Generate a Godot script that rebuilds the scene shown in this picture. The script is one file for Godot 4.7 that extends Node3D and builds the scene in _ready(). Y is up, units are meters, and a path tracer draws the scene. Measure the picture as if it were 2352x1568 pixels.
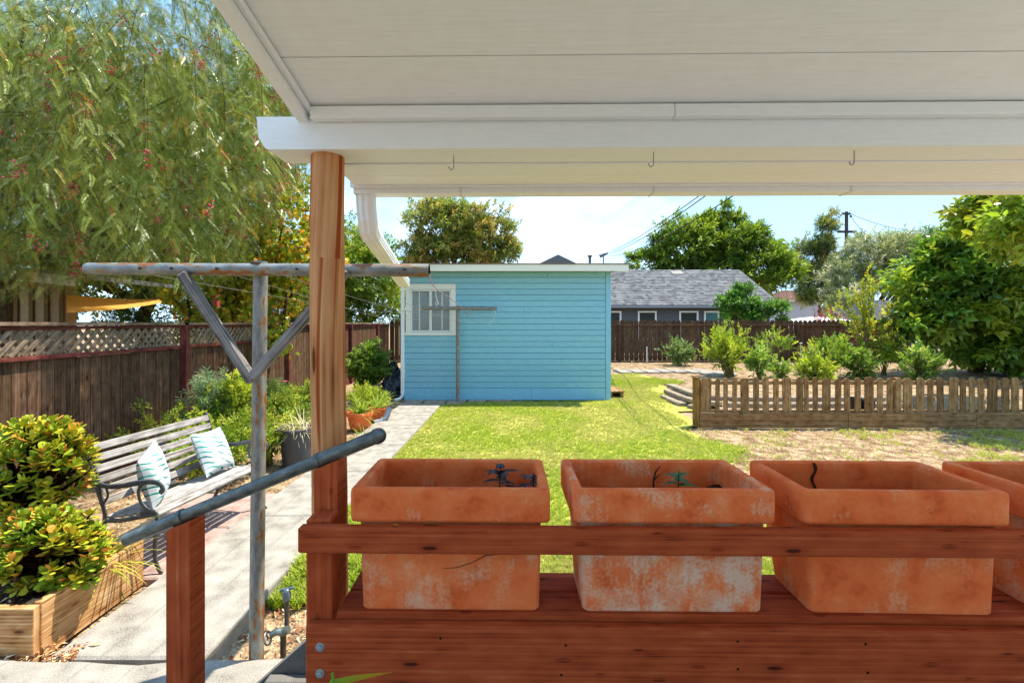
extends Node3D
# A back garden seen from under a covered patio. Metres, y up, the camera looks along -z.

const F := 1080.0      # focal length in pixels of the 2352 x 1568 layout grid
const CX := 1146.0
const CY := 742.0
const EYE := 1.8

var M := {}
var used := {}
var PT := Transform3D(Basis(Vector3.UP, -0.01524), Vector3(-0.0251, 0, 0))   # the patio stands slightly turned to the yard
var rng := RandomNumberGenerator.new()

func P(u: float, v: float, z: float) -> Vector3:
	return Vector3((u - CX) / F * z, EYE - (v - CY) / F * z, -z)

func G(u: float, v: float, y := 0.0) -> Vector3:
	return P(u, v, F * (EYE - y) / (v - CY))

func rr(a: float, b: float) -> float:
	return rng.randf_range(a, b)

func lin(r: float, g: float, b: float) -> Color:
	return Color(r / 255.0, g / 255.0, b / 255.0).srgb_to_linear()

func grey(k: float) -> Color:
	return Color(k, k, k)

# ------------------------------------------------------------------ mesh builder
class MB:
	var v := PackedVector3Array()
	var n := PackedVector3Array()
	var t := PackedVector2Array()
	var c := PackedColorArray()
	var ix := PackedInt32Array()

	func vert(p: Vector3, nn: Vector3, uv: Vector2, col: Color) -> int:
		v.append(p); n.append(nn); t.append(uv); c.append(col)
		return v.size() - 1

	func face(a: int, b: int, d: int, nn: Vector3) -> void:
		if (v[b] - v[a]).cross(v[d] - v[a]).dot(nn) > 0.0:
			ix.append(a); ix.append(d); ix.append(b)
		else:
			ix.append(a); ix.append(b); ix.append(d)

	func quad(p: Array, nn: Vector3, uv: Array, col: Color) -> void:
		var s := v.size()
		for k in p.size():
			vert(p[k], nn, uv[k], col)
		face(s, s + 1, s + 2, nn)
		if p.size() > 3:
			face(s, s + 2, s + 3, nn)

	func flat(p: Array, col: Color, out := Vector3.ZERO, uvs := []) -> void:
		var nn: Vector3 = (p[1] - p[0]).cross(p[2] - p[0]).normalized()
		if out != Vector3.ZERO and nn.dot(out) < 0.0:
			nn = -nn
		var uv := uvs
		if uv.is_empty():
			for q in p:
				uv.append(Vector2(q.x + q.z * 0.7, q.y + q.z * 0.3))
		quad(p, nn, uv, col)

	func box(xf: Transform3D, s: Vector3, b := 0.0, col := Color.WHITE, uo := Vector2.ZERO) -> void:
		var h := s * 0.5
		var L := 0
		if s.y > s.x and s.y >= s.z: L = 1
		elif s.z > s.x and s.z > s.y: L = 2
		b = minf(b, minf(h.x, minf(h.y, h.z)) * 0.9)
		var pos := func(sg: Vector3, k: int) -> Vector3:
			var q := Vector3(sg.x * (h.x - b), sg.y * (h.y - b), sg.z * (h.z - b))
			q[k] = sg[k] * h[k]
			return q
		var uvf := func(q: Vector3, k: int) -> Vector2:
			var a := L
			if k == L: a = (L + 1) % 3
			var o := 3 - a - k
			return Vector2(q[a], q[o] + 0.31 * k) + uo
		var put := func(qs: Array, nl: Vector3, k: int) -> void:
			var wp := []
			var uv := []
			for q in qs:
				wp.append(xf * q)
				uv.append(uvf.call(q, k))
			quad(wp, (xf.basis * nl).normalized(), uv, col)
		for k in 3:
			var i := (k + 1) % 3
			var j := (k + 2) % 3
			for sk in [-1.0, 1.0]:
				var qs := []
				for w in [[-1.0, -1.0], [1.0, -1.0], [1.0, 1.0], [-1.0, 1.0]]:
					var sg := Vector3.ZERO
					sg[k] = sk; sg[i] = w[0]; sg[j] = w[1]
					qs.append(pos.call(sg, k))
				var nl := Vector3.ZERO
				nl[k] = sk
				put.call(qs, nl, k)
				if b <= 0.0: continue
				for si in [-1.0, 1.0]:      # edge between face k and face i
					var e := []
					for w in [[k, -1.0], [k, 1.0], [i, 1.0], [i, -1.0]]:
						var sg := Vector3.ZERO
						sg[k] = sk; sg[i] = si; sg[j] = w[1]
						e.append(pos.call(sg, w[0]))
					var ne := Vector3.ZERO
					ne[k] = sk; ne[i] = si
					put.call(e, ne.normalized(), k)
		if b > 0.0:
			for sx in [-1.0, 1.0]:
				for sy in [-1.0, 1.0]:
					for sz in [-1.0, 1.0]:
						var sg := Vector3(sx, sy, sz)
						put.call([pos.call(sg, 0), pos.call(sg, 1), pos.call(sg, 2)], sg.normalized(), 0)

	# a board from a to b, wide across, thick along th
	func bar(a: Vector3, e: Vector3, up: Vector3, w: float, th: float, b := 0.0, col := Color.WHITE, uo := Vector2.ZERO) -> void:
		var x := (e - a).normalized()
		var z := x.cross(up).normalized()
		var y := z.cross(x)
		box(Transform3D(Basis(x, y, z), (a + e) * 0.5), Vector3((e - a).length(), w, th), b, col, uo)

	func tube(pts: Array, rad: Array, sides := 8, col := Color.WHITE, caps := true, sq := 1.0, upv := Vector3.ZERO, cols := []) -> void:
		var m := pts.size()
		var len := 0.0
		var side := Vector3.ZERO
		var s := v.size()
		for k in m:
			var d: Vector3 = (pts[mini(k + 1, m - 1)] - pts[maxi(k - 1, 0)]).normalized()
			if k == 0:
				var ref := upv if upv != Vector3.ZERO else (Vector3.UP if absf(d.y) < 0.9 else Vector3.RIGHT)
				side = ref.cross(d).normalized()
			else:
				len += (pts[k] - pts[k - 1]).length()
				side = (side - d * side.dot(d)).normalized()
			var up := d.cross(side).normalized()
			var cc: Color = cols[k] if cols.size() > 0 else col
			for j in sides + 1:
				var a := TAU * j / sides
				var nn := side * cos(a) + up * sin(a) * (1.0 / sq if sq > 0.0 else 1.0)
				vert(pts[k] + (side * cos(a) + up * sin(a) * sq) * rad[k], nn.normalized(), Vector2(len, a / TAU * TAU * rad[0]), cc)
		for k in m - 1:
			for j in sides:
				var a := s + k * (sides + 1) + j
				var q := a + sides + 1
				face(a, a + 1, q + 1, n[a]); face(a, q + 1, q, n[a])
		if caps:
			for e in [0, m - 1]:
				var d: Vector3 = (pts[1] - pts[0]) if e == 0 else (pts[m - 1] - pts[m - 2])
				if e == 0: d = -d
				d = d.normalized()
				var o := vert(pts[e], d, Vector2(0, 0), cols[e] if cols.size() > 0 else col)
				var r0 := v.size()
				for j in sides:
					var src: int = s + e * (sides + 1) + j
					vert(v[src], d, Vector2(v[src].x, v[src].y), c[src])
				for j in sides:
					face(o, r0 + j, r0 + (j + 1) % sides, d)

	func lathe(o: Transform3D, prof: Array, seg := 20, col := Color.WHITE) -> void:
		var s := v.size()
		var len := 0.0
		for k in prof.size():
			var pk: Vector2 = prof[k]
			var a: Vector2 = prof[maxi(k - 1, 0)]
			var b: Vector2 = prof[mini(k + 1, prof.size() - 1)]
			var d := (b - a).normalized()
			if k > 0: len += (pk - prof[k - 1]).length()
			for j in seg + 1:
				var an := TAU * j / seg
				var nn := Vector3(d.y * cos(an), -d.x, d.y * sin(an))
				vert(o * Vector3(pk.x * cos(an), pk.y, pk.x * sin(an)), (o.basis * nn).normalized(), Vector2(an / TAU * 1.2, len), col)
		for k in prof.size() - 1:
			for j in seg:
				var a := s + k * (seg + 1) + j
				var q := a + seg + 1
				var nn := (n[a] + n[q + 1])
				face(a, a + 1, q + 1, nn); face(a, q + 1, q, nn)

	# polygon in the xy plane of xf, from z = 0 to z = depth
	func prism(poly: PackedVector2Array, xf: Transform3D, depth: float, col := Color.WHITE, uo := Vector2.ZERO) -> void:
		var tri := Geometry2D.triangulate_polygon(poly)
		var cen := Vector2.ZERO
		for q in poly: cen += q
		cen /= poly.size()
		for side in [0.0, depth]:
			var nn := (xf.basis.z * (1.0 if side == depth else -1.0)).normalized()
			if depth < 0.0: nn = -nn
			var s := v.size()
			for q in poly:
				vert(xf * Vector3(q.x, q.y, side), nn, q + uo, col)
			for k in range(0, tri.size(), 3):
				face(s + tri[k], s + tri[k + 1], s + tri[k + 2], nn)
		var area := 0.0
		for k in poly.size():
			area += poly[k].cross(poly[(k + 1) % poly.size()])
		for k in poly.size():
			var a := poly[k]
			var b := poly[(k + 1) % poly.size()]
			var d := (b - a).normalized()
			var nl := Vector3(d.y, -d.x, 0.0) * signf(area)
			quad([xf * Vector3(a.x, a.y, 0), xf * Vector3(b.x, b.y, 0), xf * Vector3(b.x, b.y, depth), xf * Vector3(a.x, a.y, depth)], (xf.basis * nl).normalized(),
				[Vector2(a.x + a.y, 0) + uo, Vector2(b.x + b.y, 0) + uo, Vector2(b.x + b.y, absf(depth)) + uo, Vector2(a.x + a.y, absf(depth)) + uo], col)

	# grid of points, rows of equal length, smooth
	func sheet(rows: Array, col := Color.WHITE, up := Vector3.UP, uvs := [], cols := []) -> void:
		var s := v.size()
		var w: int = rows[0].size()
		var h := rows.size()
		for i in h:
			for j in w:
				var dx: Vector3 = rows[i][mini(j + 1, w - 1)] - rows[i][maxi(j - 1, 0)]
				var dy: Vector3 = rows[mini(i + 1, h - 1)][j] - rows[maxi(i - 1, 0)][j]
				var nn := dx.cross(dy).normalized()
				if nn.dot(up) < 0.0: nn = -nn
				if nn == Vector3.ZERO: nn = up.normalized()
				var q: Vector3 = rows[i][j]
				vert(q, nn, uvs[i][j] if uvs.size() > 0 else Vector2(q.x, q.z), cols[i][j] if cols.size() > 0 else col)
		for i in h - 1:
			for j in w - 1:
				var a := s + i * w + j
				var nn := n[a] + n[a + w + 1]
				face(a, a + 1, a + w + 1, nn); face(a, a + w + 1, a + w, nn)

	func mesh(mat: Material) -> ArrayMesh:
		var arr := []
		arr.resize(Mesh.ARRAY_MAX)
		arr[Mesh.ARRAY_VERTEX] = v
		arr[Mesh.ARRAY_NORMAL] = n
		arr[Mesh.ARRAY_TEX_UV] = t
		arr[Mesh.ARRAY_COLOR] = c
		arr[Mesh.ARRAY_INDEX] = ix
		var am := ArrayMesh.new()
		am.add_surface_from_arrays(Mesh.PRIMITIVE_TRIANGLES, arr)
		am.surface_set_material(0, mat)
		return am

# ------------------------------------------------------------------ objects
func numbered(called: String) -> String:
	if not used.has(called):
		used[called] = 0
		return called
	used[called] += 1
	return "%s_%03d" % [called, used[called]]

func tag(o: Node3D, label: String, category := "", group := "", kind := "") -> void:
	o.set_meta("label", label)
	if category: o.set_meta("category", category)
	if group: o.set_meta("group", group)
	if kind: o.set_meta("kind", kind)

func thing(called: String, label: String, category: String, base := Vector3.ZERO, group := "") -> Node3D:
	var o := Node3D.new()
	o.name = numbered(called)
	o.position = base
	add_child(o)
	tag(o, label, category, group)
	return o

# a part; its mesh is written in world coordinates
func part(parent: Node3D, called: String, mb: MB, mat: Material, label := "") -> MeshInstance3D:
	var o := MeshInstance3D.new()
	o.name = called
	o.mesh = mb.mesh(mat)
	var off := Vector3.ZERO
	if parent != self and parent.get_parent() == self: off = -parent.position
	o.position = off
	parent.add_child(o, true)
	if label: o.set_meta("label", label)
	return o

func single(called: String, mb: MB, mat: Material, label: String, category: String, group := "", kind := "") -> MeshInstance3D:
	var o := MeshInstance3D.new()
	o.name = numbered(called)
	o.mesh = mb.mesh(mat)
	add_child(o)
	if label or kind: tag(o, label, category, group, kind)
	return o

func structure(called: String, mb: MB, mat: Material, label := "") -> MeshInstance3D:
	var o := single(called, mb, mat, label, "", "", "structure")
	return o

func many(parent: Node3D, called: String, mesh: Mesh, where: Array, cols: PackedColorArray) -> MultiMeshInstance3D:
	var mm := MultiMesh.new()
	mm.transform_format = MultiMesh.TRANSFORM_3D
	mm.use_colors = true
	mm.mesh = mesh
	mm.instance_count = where.size()
	for k in where.size():
		mm.set_instance_transform(k, where[k])
		mm.set_instance_color(k, cols[k])
	var o := MultiMeshInstance3D.new()
	o.name = called
	o.multimesh = mm
	if parent != self:
		o.position = -parent.position
	parent.add_child(o, true)
	return o

# ------------------------------------------------------------------ textures
func noise_data(w: int, h: int, freq: float, sd: int, oct := 4, type := FastNoiseLite.TYPE_SIMPLEX_SMOOTH) -> PackedByteArray:
	var fn := FastNoiseLite.new()
	fn.seed = sd
	fn.noise_type = type
	fn.frequency = freq
	fn.fractal_octaves = oct
	fn.fractal_type = FastNoiseLite.FRACTAL_FBM if oct > 1 else FastNoiseLite.FRACTAL_NONE
	return fn.get_seamless_image(w, h).get_data()

func stretched(w: int, h: int, sw: int, sh: int, freq: float, sd: int, oct := 3) -> PackedByteArray:
	var im := Image.create_from_data(sw, sh, false, Image.FORMAT_L8, noise_data(sw, sh, freq, sd, oct))
	im.resize(w, h, Image.INTERPOLATE_CUBIC)
	return im.get_data()

func mixed(layers: Array, weights: Array) -> PackedByteArray:
	var out := PackedByteArray()
	var cnt: int = layers[0].size()
	out.resize(cnt)
	var a: PackedByteArray = layers[0]
	var b: PackedByteArray = layers[1]
	var d: PackedByteArray = layers[2] if layers.size() > 2 else layers[1]
	var wa: float = weights[0]
	var wb: float = weights[1]
	var wd: float = weights[2] if layers.size() > 2 else 0.0
	for i in cnt:
		out[i] = clampi(int(128.0 + (a[i] - 128) * wa + (b[i] - 128) * wb + (d[i] - 128) * wd), 0, 255)
	return out

func grey_tex(d: PackedByteArray, w: int, h: int) -> ImageTexture:
	return ImageTexture.create_from_image(Image.create_from_data(w, h, false, Image.FORMAT_L8, d))

# stops: [[0..1, r, g, b], ...] in sRGB 0..255
func ramp_tex(d: PackedByteArray, w: int, h: int, stops: Array) -> ImageTexture:
	var lut := PackedByteArray()
	for i in 256:
		var x := i / 255.0
		var k := 0
		while k < stops.size() - 2 and x > stops[k + 1][0]: k += 1
		var f := clampf((x - stops[k][0]) / (stops[k + 1][0] - stops[k][0]), 0.0, 1.0)
		for q in [1, 2, 3]:
			lut.append(clampi(int(lerpf(stops[k][q], stops[k + 1][q], f)), 0, 255))
	var out := PackedByteArray()
	out.resize(d.size() * 3)
	var o := 0
	for i in d.size():
		var e := d[i] * 3
		out[o] = lut[e]; out[o + 1] = lut[e + 1]; out[o + 2] = lut[e + 2]
		o += 3
	return ImageTexture.create_from_image(Image.create_from_data(w, h, false, Image.FORMAT_RGB8, out))

# darken d with m where m is low: out = base colour to patch colour by mask
func blend_tex(a: ImageTexture, patch: Array, mask: PackedByteArray, lo: float, hi: float, most := 1.0) -> ImageTexture:
	var im := a.get_image()
	var d := im.get_data()
	var w := im.get_width()
	var h := im.get_height()
	var o := 0
	for i in mask.size():
		var f := clampf((mask[i] - lo) / (hi - lo), 0.0, 1.0) * most
		if f > 0.0:
			d[o] = int(lerpf(d[o], patch[0], f)); d[o + 1] = int(lerpf(d[o + 1], patch[1], f)); d[o + 2] = int(lerpf(d[o + 2], patch[2], f))
		o += 3
	return ImageTexture.create_from_image(Image.create_from_data(w, h, false, Image.FORMAT_RGB8, d))

func mat(tex: Texture2D, rough := 0.8, bump: Texture2D = null, bs := 0.0, scale := Vector3.ONE, tri := false, tint := Color.WHITE) -> StandardMaterial3D:
	var m := StandardMaterial3D.new()
	m.albedo_texture = tex
	m.albedo_color = tint
	m.roughness = rough
	m.metallic_specular = 0.22 if rough > 0.55 else 0.5
	m.vertex_color_use_as_albedo = true
	m.uv1_scale = scale
	if tri:
		m.uv1_triplanar = true
		m.uv1_world_triplanar = true
	if bump:
		m.heightmap_enabled = true
		m.heightmap_texture = bump
		m.heightmap_scale = bs
	return m

func leaf_mat(rough := 0.5, back := 0.5, spec := 0.3) -> StandardMaterial3D:
	var m := StandardMaterial3D.new()
	m.vertex_color_use_as_albedo = true
	m.roughness = rough
	m.metallic_specular = spec
	m.backlight_enabled = true
	m.backlight = Color(back, back, back * 0.6).linear_to_srgb()
	m.cull_mode = BaseMaterial3D.CULL_DISABLED
	return m

func make_materials() -> void:
	# wood: u along the grain, one tile is 1.2 m by 0.4 m
	var W := 1024
	var H2 := 512
	var g1 := stretched(W, H2, 24, 512, 0.03, 11, 4)
	var g2 := stretched(W, H2, 10, 512, 0.16, 12, 2)
	var g3 := noise_data(W, H2, 0.006, 13, 3)
	var grain := mixed([g1, g2, g3], [0.62, 0.26, 0.4])
	var r := RandomNumberGenerator.new()
	r.seed = 5
	for k in 11:      # knots: rings that darken towards the heart
		var kx := r.randi_range(60, W - 60)
		var ky := r.randi_range(40, H2 - 40)
		var kr := r.randf_range(7.0, 19.0)
		for y in range(-50, 51):
			for x in range(-95, 96):
				var d := Vector2(x * 0.55, y).length() / kr
				if d < 2.6:
					var i := ((ky + y + H2) % H2) * W + (kx + x + W) % W
					var ring := 0.5 + 0.5 * sin(d * 9.0)
					var f := clampf(1.0 - d / 2.6, 0.0, 1.0)
					grain[i] = clampi(int(grain[i] - f * (95.0 - 55.0 * ring * clampf(d, 0.0, 1.0)) * (1.3 if d < 0.9 else 0.6)), 0, 255)
	var gb := grey_tex(grain, W, H2)
	var ws := Vector3(1.0 / 1.2, 1.0 / 0.3, 1.0)
	M.grain = gb
	M.fence = mat(ramp_tex(grain, W, H2, [[0.0, 36, 25, 18], [0.3, 84, 61, 45], [0.62, 108, 82, 62], [0.85, 130, 104, 82], [1.0, 168, 142, 116]]), 0.85, gb, 0.16, ws)
	M.red = mat(ramp_tex(grain, W, H2, [[0.0, 70, 28, 14], [0.2, 142, 60, 31], [0.5, 164, 75, 40], [0.75, 175, 87, 49], [0.9, 194, 114, 74], [1.0, 214, 154, 114]]), 0.8, gb, 0.12, ws)
	M.redpaint = mat(ramp_tex(grain, W, H2, [[0.0, 62, 30, 26], [0.5, 112, 58, 50], [1.0, 150, 100, 88]]), 0.75, gb, 0.1, ws)
	M.greywood = mat(ramp_tex(grain, W, H2, [[0.0, 72, 66, 60], [0.4, 142, 136, 130], [0.65, 172, 166, 160], [1.0, 205, 200, 194]]), 0.85, gb, 0.14, ws)
	M.picket = mat(ramp_tex(grain, W, H2, [[0.0, 66, 46, 28], [0.4, 142, 108, 68], [0.65, 166, 132, 90], [1.0, 196, 168, 128]]), 0.85, gb, 0.14, ws)
	M.cedar = mat(ramp_tex(grain, W, H2, [[0.0, 90, 54, 30], [0.35, 168, 120, 74], [0.6, 196, 152, 104], [1.0, 222, 194, 152]]), 0.8, gb, 0.3, ws)
	M.lattice = mat(ramp_tex(grain, W, H2, [[0.0, 58, 46, 36], [0.45, 126, 108, 90], [1.0, 186, 168, 146]]), 0.85, gb, 0.1, ws)
	var logt := ramp_tex(grain, W, H2, [[0.0, 92, 48, 24], [0.27, 172, 112, 68], [0.5, 194, 138, 92], [0.8, 206, 156, 110], [1.0, 228, 194, 154]])
	var streak := stretched(W, H2, 6, 64, 0.11, 21, 3)
	M.log = mat(blend_tex(logt, [140, 62, 26], streak, 136.0, 190.0, 0.85), 0.85, gb, 0.3, Vector3(1.0 / 2.4, 1.0 / 0.4, 1.0))
	# white paint over rough plywood
	var wp := mixed([stretched(W, H2, 48, 512, 0.11, 31, 3), noise_data(W, H2, 0.02, 32, 4)], [0.7, 0.4])
	var wpt := grey_tex(wp, W, H2)
	M.white = mat(ramp_tex(wp, W, H2, [[0.0, 226, 227, 223], [0.5, 232, 233, 230], [1.0, 236, 237, 235]]), 0.6, wpt, 0.16, Vector3(0.55, 1.1, 1))
	M.whitetrim = mat(ramp_tex(wp, W, H2, [[0.0, 226, 226, 222], [0.5, 232, 232, 229], [1.0, 236, 236, 234]]), 0.5, wpt, 0.025, Vector3(0.8, 2.2, 1))
	M.shed = mat(ramp_tex(wp, W, H2, [[0.0, 112, 168, 188], [0.45, 130, 188, 206], [1.0, 148, 202, 217]]), 0.55, wpt, 0.12, Vector3(0.6, 1.7, 1))
	# terracotta, four states of whitening
	var N := 512
	var t1 := noise_data(N, N, 0.008, 41, 5)
	var t2 := noise_data(N, N, 0.05, 42, 4)
	var tb := mixed([t1, t2], [0.8, 0.25])
	var tbt := grey_tex(t2, N, N)
	var clay := ramp_tex(tb, N, N, [[0.0, 188, 80, 40], [0.35, 220, 108, 58], [0.65, 226, 120, 69], [1.0, 233, 148, 102]])
	var salt := mixed([noise_data(N, N, 0.009, 43, 5), stretched(N, N, 512, 24, 0.06, 44, 3), noise_data(N, N, 0.1, 45, 4)], [0.9, 0.22, 0.45])
	var amounts := [[178.0, 255.0, 0.4], [134.0, 235.0, 0.65], [172.0, 255.0, 0.4], [165.0, 255.0, 0.45]]
	var lower := [[112.0, 235.0, 0.55], [64.0, 190.0, 0.82], [140.0, 245.0, 0.45], [84.0, 205.0, 0.78]]
	for k in 4:
		M["clay%d" % k] = mat(blend_tex(clay, [214, 196, 182], salt, amounts[k][0], amounts[k][1], amounts[k][2]), 0.85, tbt, 0.1, Vector3(1.35, 1.35, 1.35), true)
		M["clay%d" % k].uv1_offset = Vector3(0.13 + k * 0.37, 0.2 + k * 0.23, k * 0.41)
		M["claybody%d" % k] = mat(blend_tex(clay, [214, 196, 180], salt, lower[k][0], lower[k][1], lower[k][2]), 0.9, tbt, 0.12, Vector3(1.2, 1.2, 1.2), true)
		M["claybody%d" % k].uv1_offset = Vector3(0.53 + k * 0.29, 0.1 + k * 0.31, k * 0.17)
	# concrete
	var c1 := mixed([noise_data(N, N, 0.01, 51, 5), noise_data(N, N, 0.18, 52, 3)], [0.7, 0.6])
	M.concrete = mat(ramp_tex(c1, N, N, [[0.0, 92, 86, 77], [0.25, 133, 127, 117], [0.6, 152, 146, 135], [1.0, 172, 166, 155]]), 0.9, grey_tex(noise_data(N, N, 0.14, 53, 4), N, N), 0.35, Vector3(0.9, 0.9, 0.9), true)
	M.pink = mat(ramp_tex(c1, N, N, [[0.0, 112, 88, 80], [0.4, 154, 130, 120], [1.0, 182, 160, 150]]), 0.9, grey_tex(c1, N, N), 0.3, Vector3(1.3, 1.3, 1.3), true)
	M.block = mat(ramp_tex(c1, N, N, [[0.0, 104, 90, 78], [0.45, 158, 142, 124], [1.0, 196, 184, 168]]), 0.95, grey_tex(c1, N, N), 1.2, Vector3(1.7, 1.7, 1.7), true)
	# soil and thatch
	var s1 := mixed([noise_data(N, N, 0.012, 61, 5), noise_data(N, N, 0.11, 62, 4)], [0.8, 0.8])
	var s1t := grey_tex(noise_data(N, N, 0.07, 63, 5), N, N)
	M.soil = mat(ramp_tex(s1, N, N, [[0.0, 76, 56, 40], [0.4, 136, 112, 84], [0.65, 164, 141, 110], [1.0, 200, 182, 150]]), 0.95, s1t, 2.5, Vector3(0.55, 0.55, 0.55), true)
	M.darksoil = mat(ramp_tex(s1, N, N, [[0.0, 26, 18, 13], [0.5, 62, 44, 32], [1.0, 108, 84, 62]]), 0.95, s1t, 2.0, Vector3(1.5, 1.5, 1.5), true)
	M.thatch = mat(ramp_tex(s1, N, N, [[0.0, 108, 114, 42], [0.4, 154, 160, 62], [0.65, 180, 172, 90], [1.0, 204, 190, 134]]), 0.95, s1t, 1.5, Vector3(0.8, 0.8, 0.8), true)
	# metals
	var p1 := mixed([noise_data(N, N, 0.015, 71, 5), noise_data(N, N, 0.12, 72, 3)], [0.9, 0.5])
	var pipe := ramp_tex(p1, N, N, [[0.0, 90, 89, 84], [0.5, 128, 128, 123], [1.0, 156, 155, 149]])
	var rust := mixed([stretched(N, N, 40, 128, 0.05, 73, 4), noise_data(N, N, 0.02, 74, 5)], [1.2, 1.0])
	M.galv = mat(blend_tex(blend_tex(pipe, [150, 124, 84], rust, 142.0, 205.0, 0.7), [138, 78, 34], rust, 186.0, 235.0, 0.9), 0.5, grey_tex(p1, N, N), 0.08, Vector3(0.9, 2.4, 1))
	M.galv.metallic = 0.25
	M.railpipe = mat(ramp_tex(p1, N, N, [[0.0, 58, 64, 62], [0.5, 86, 93, 90], [1.0, 116, 121, 116]]), 0.32, grey_tex(noise_data(N, N, 0.05, 75, 3), N, N), 0.06, Vector3(2, 4, 1))
	M.railpipe.metallic = 0.2
	M.iron = mat(ramp_tex(p1, N, N, [[0.0, 52, 54, 56], [1.0, 98, 100, 100]]), 0.45, null, 0.0, Vector3(3, 3, 1))
	M.bolt = mat(ramp_tex(p1, N, N, [[0.0, 120, 128, 130], [1.0, 190, 196, 198]]), 0.4, null, 0.0, Vector3(5, 5, 1))
	M.bolt.metallic = 0.5
	M.wire = mat(null, 0.5, null, 0.0, Vector3.ONE, false, Color(0.45, 0.43, 0.4))
	M.cable = mat(null, 0.6, null, 0.0, Vector3.ONE, false, Color(0.1, 0.1, 0.11))
	M.paint = mat(null, 0.5)               # coloured by its vertices
	M.dull = mat(null, 0.9)
	M.glass = StandardMaterial3D.new()
	M.glass.albedo_color = Color(0.9, 0.95, 0.95, 0.12)
	M.glass.transparency = BaseMaterial3D.TRANSPARENCY_ALPHA
	M.glass.roughness = 0.03
	M.glass.metallic_specular = 0.25
	M.bark = mat(ramp_tex(grain, W, H2, [[0.0, 38, 30, 24], [0.5, 92, 78, 62], [1.0, 140, 124, 102]]), 0.95, gb, 1.2, Vector3(1.6, 4.0, 1))
	M.shingle = mat(ramp_tex(c1, N, N, [[0.0, 110, 110, 112], [1.0, 185, 186, 190]]), 0.95, grey_tex(c1, N, N), 0.3, Vector3(2, 2, 2), true)
	M.stucco = mat(ramp_tex(c1, N, N, [[0.0, 190, 190, 190], [1.0, 225, 225, 225]]), 0.9, grey_tex(c1, N, N), 0.5, Vector3(2, 2, 2), true)
	M.leaf = leaf_mat(0.4, 0.9)
	M.softleaf = leaf_mat(0.5, 0.85)
	M.pepper = leaf_mat(0.3, 0.6, 0.5)
	M.gloss = leaf_mat(0.28, 0.8, 0.45)
	M.grass = leaf_mat(0.55, 0.85, 0.35)
	M.jade = leaf_mat(0.3, 0.5)
	M.dry = mat(null, 0.9)
	# cushion print: wavy brush strokes on white cloth
	var cw := 512
	var im := Image.create_empty(cw, cw, false, Image.FORMAT_RGB8)
	im.fill(Color8(190, 194, 195))
	var cr := RandomNumberGenerator.new()
	cr.seed = 9
	var inks := [Color8(10, 120, 110), Color8(128, 132, 138), Color8(40, 150, 140), Color8(8, 100, 96)]
	for row in 8:
		var x := cr.randf_range(-60.0, 0.0)
		while x < cw:
			var ln := cr.randf_range(140.0, 260.0)
			var ink: Color = inks[cr.randi_range(0, 3)]
			var y0 := row * 64.0 + cr.randf_range(-7, 7) + 10.0
			var ph := cr.randf_range(-0.5, 0.5)
			for i in int(ln):
				var f := i / ln
				var yy := y0 + 19.0 * sin(f * TAU * 0.8 + ph + 0.6)
				var th := 2.0 + 16.0 * pow(sin(f * PI), 1.6)
				for q in range(int(-th * 0.5), int(th * 0.5) + 1):
					var px := int(x) + i
					var py := int(yy) + q
					if px >= 0 and px < cw and py >= 0 and py < cw: im.set_pixel(px, py, ink)
			x += ln + cr.randf_range(0.0, 40.0)
	M.cushion = mat(ImageTexture.create_from_image(im), 0.9, grey_tex(noise_data(N, N, 0.25, 77, 2), N, N), 0.05)

# ------------------------------------------------------------------ leaves and plants
# leaf meshes: length 1 along +x, width along z, face up +y; colour comes with each copy
func leaf_mesh(w: float, fold: float, droop: float, kind: int, m: Material) -> ArrayMesh:
	var b := MB.new()
	var prof := [[0.0, 0.06], [0.3, 0.9], [0.6, 0.85], [1.0, 0.0]]
	if kind == 1: prof = [[0.0, 0.1], [0.18, 0.95], [0.55, 1.0], [0.88, 0.6], [1.0, 0.05]]      # round, heart-like
	if kind == 2: prof = [[0.0, 0.1], [0.35, 1.0], [1.0, 0.0]]                                 # narrow
	var n := prof.size()
	for k in n - 1:
		var a: Array = prof[k]
		var e: Array = prof[k + 1]
		for s in [-1.0, 1.0]:
			var p0 := Vector3(a[0], -droop * a[0] * a[0], 0)
			var p1 := Vector3(e[0], -droop * e[0] * e[0], 0)
			var q0 := p0 + Vector3(0, fold * a[1] * w, s * a[1] * w * 0.5)
			var q1 := p1 + Vector3(0, fold * e[1] * w, s * e[1] * w * 0.5)
			if e[1] < 0.01: b.flat([p0, q0, p1], Color.WHITE, Vector3.UP)
			else: b.flat([p0, q0, q1, p1], Color.WHITE, Vector3.UP)
	return b.mesh(m)

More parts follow.
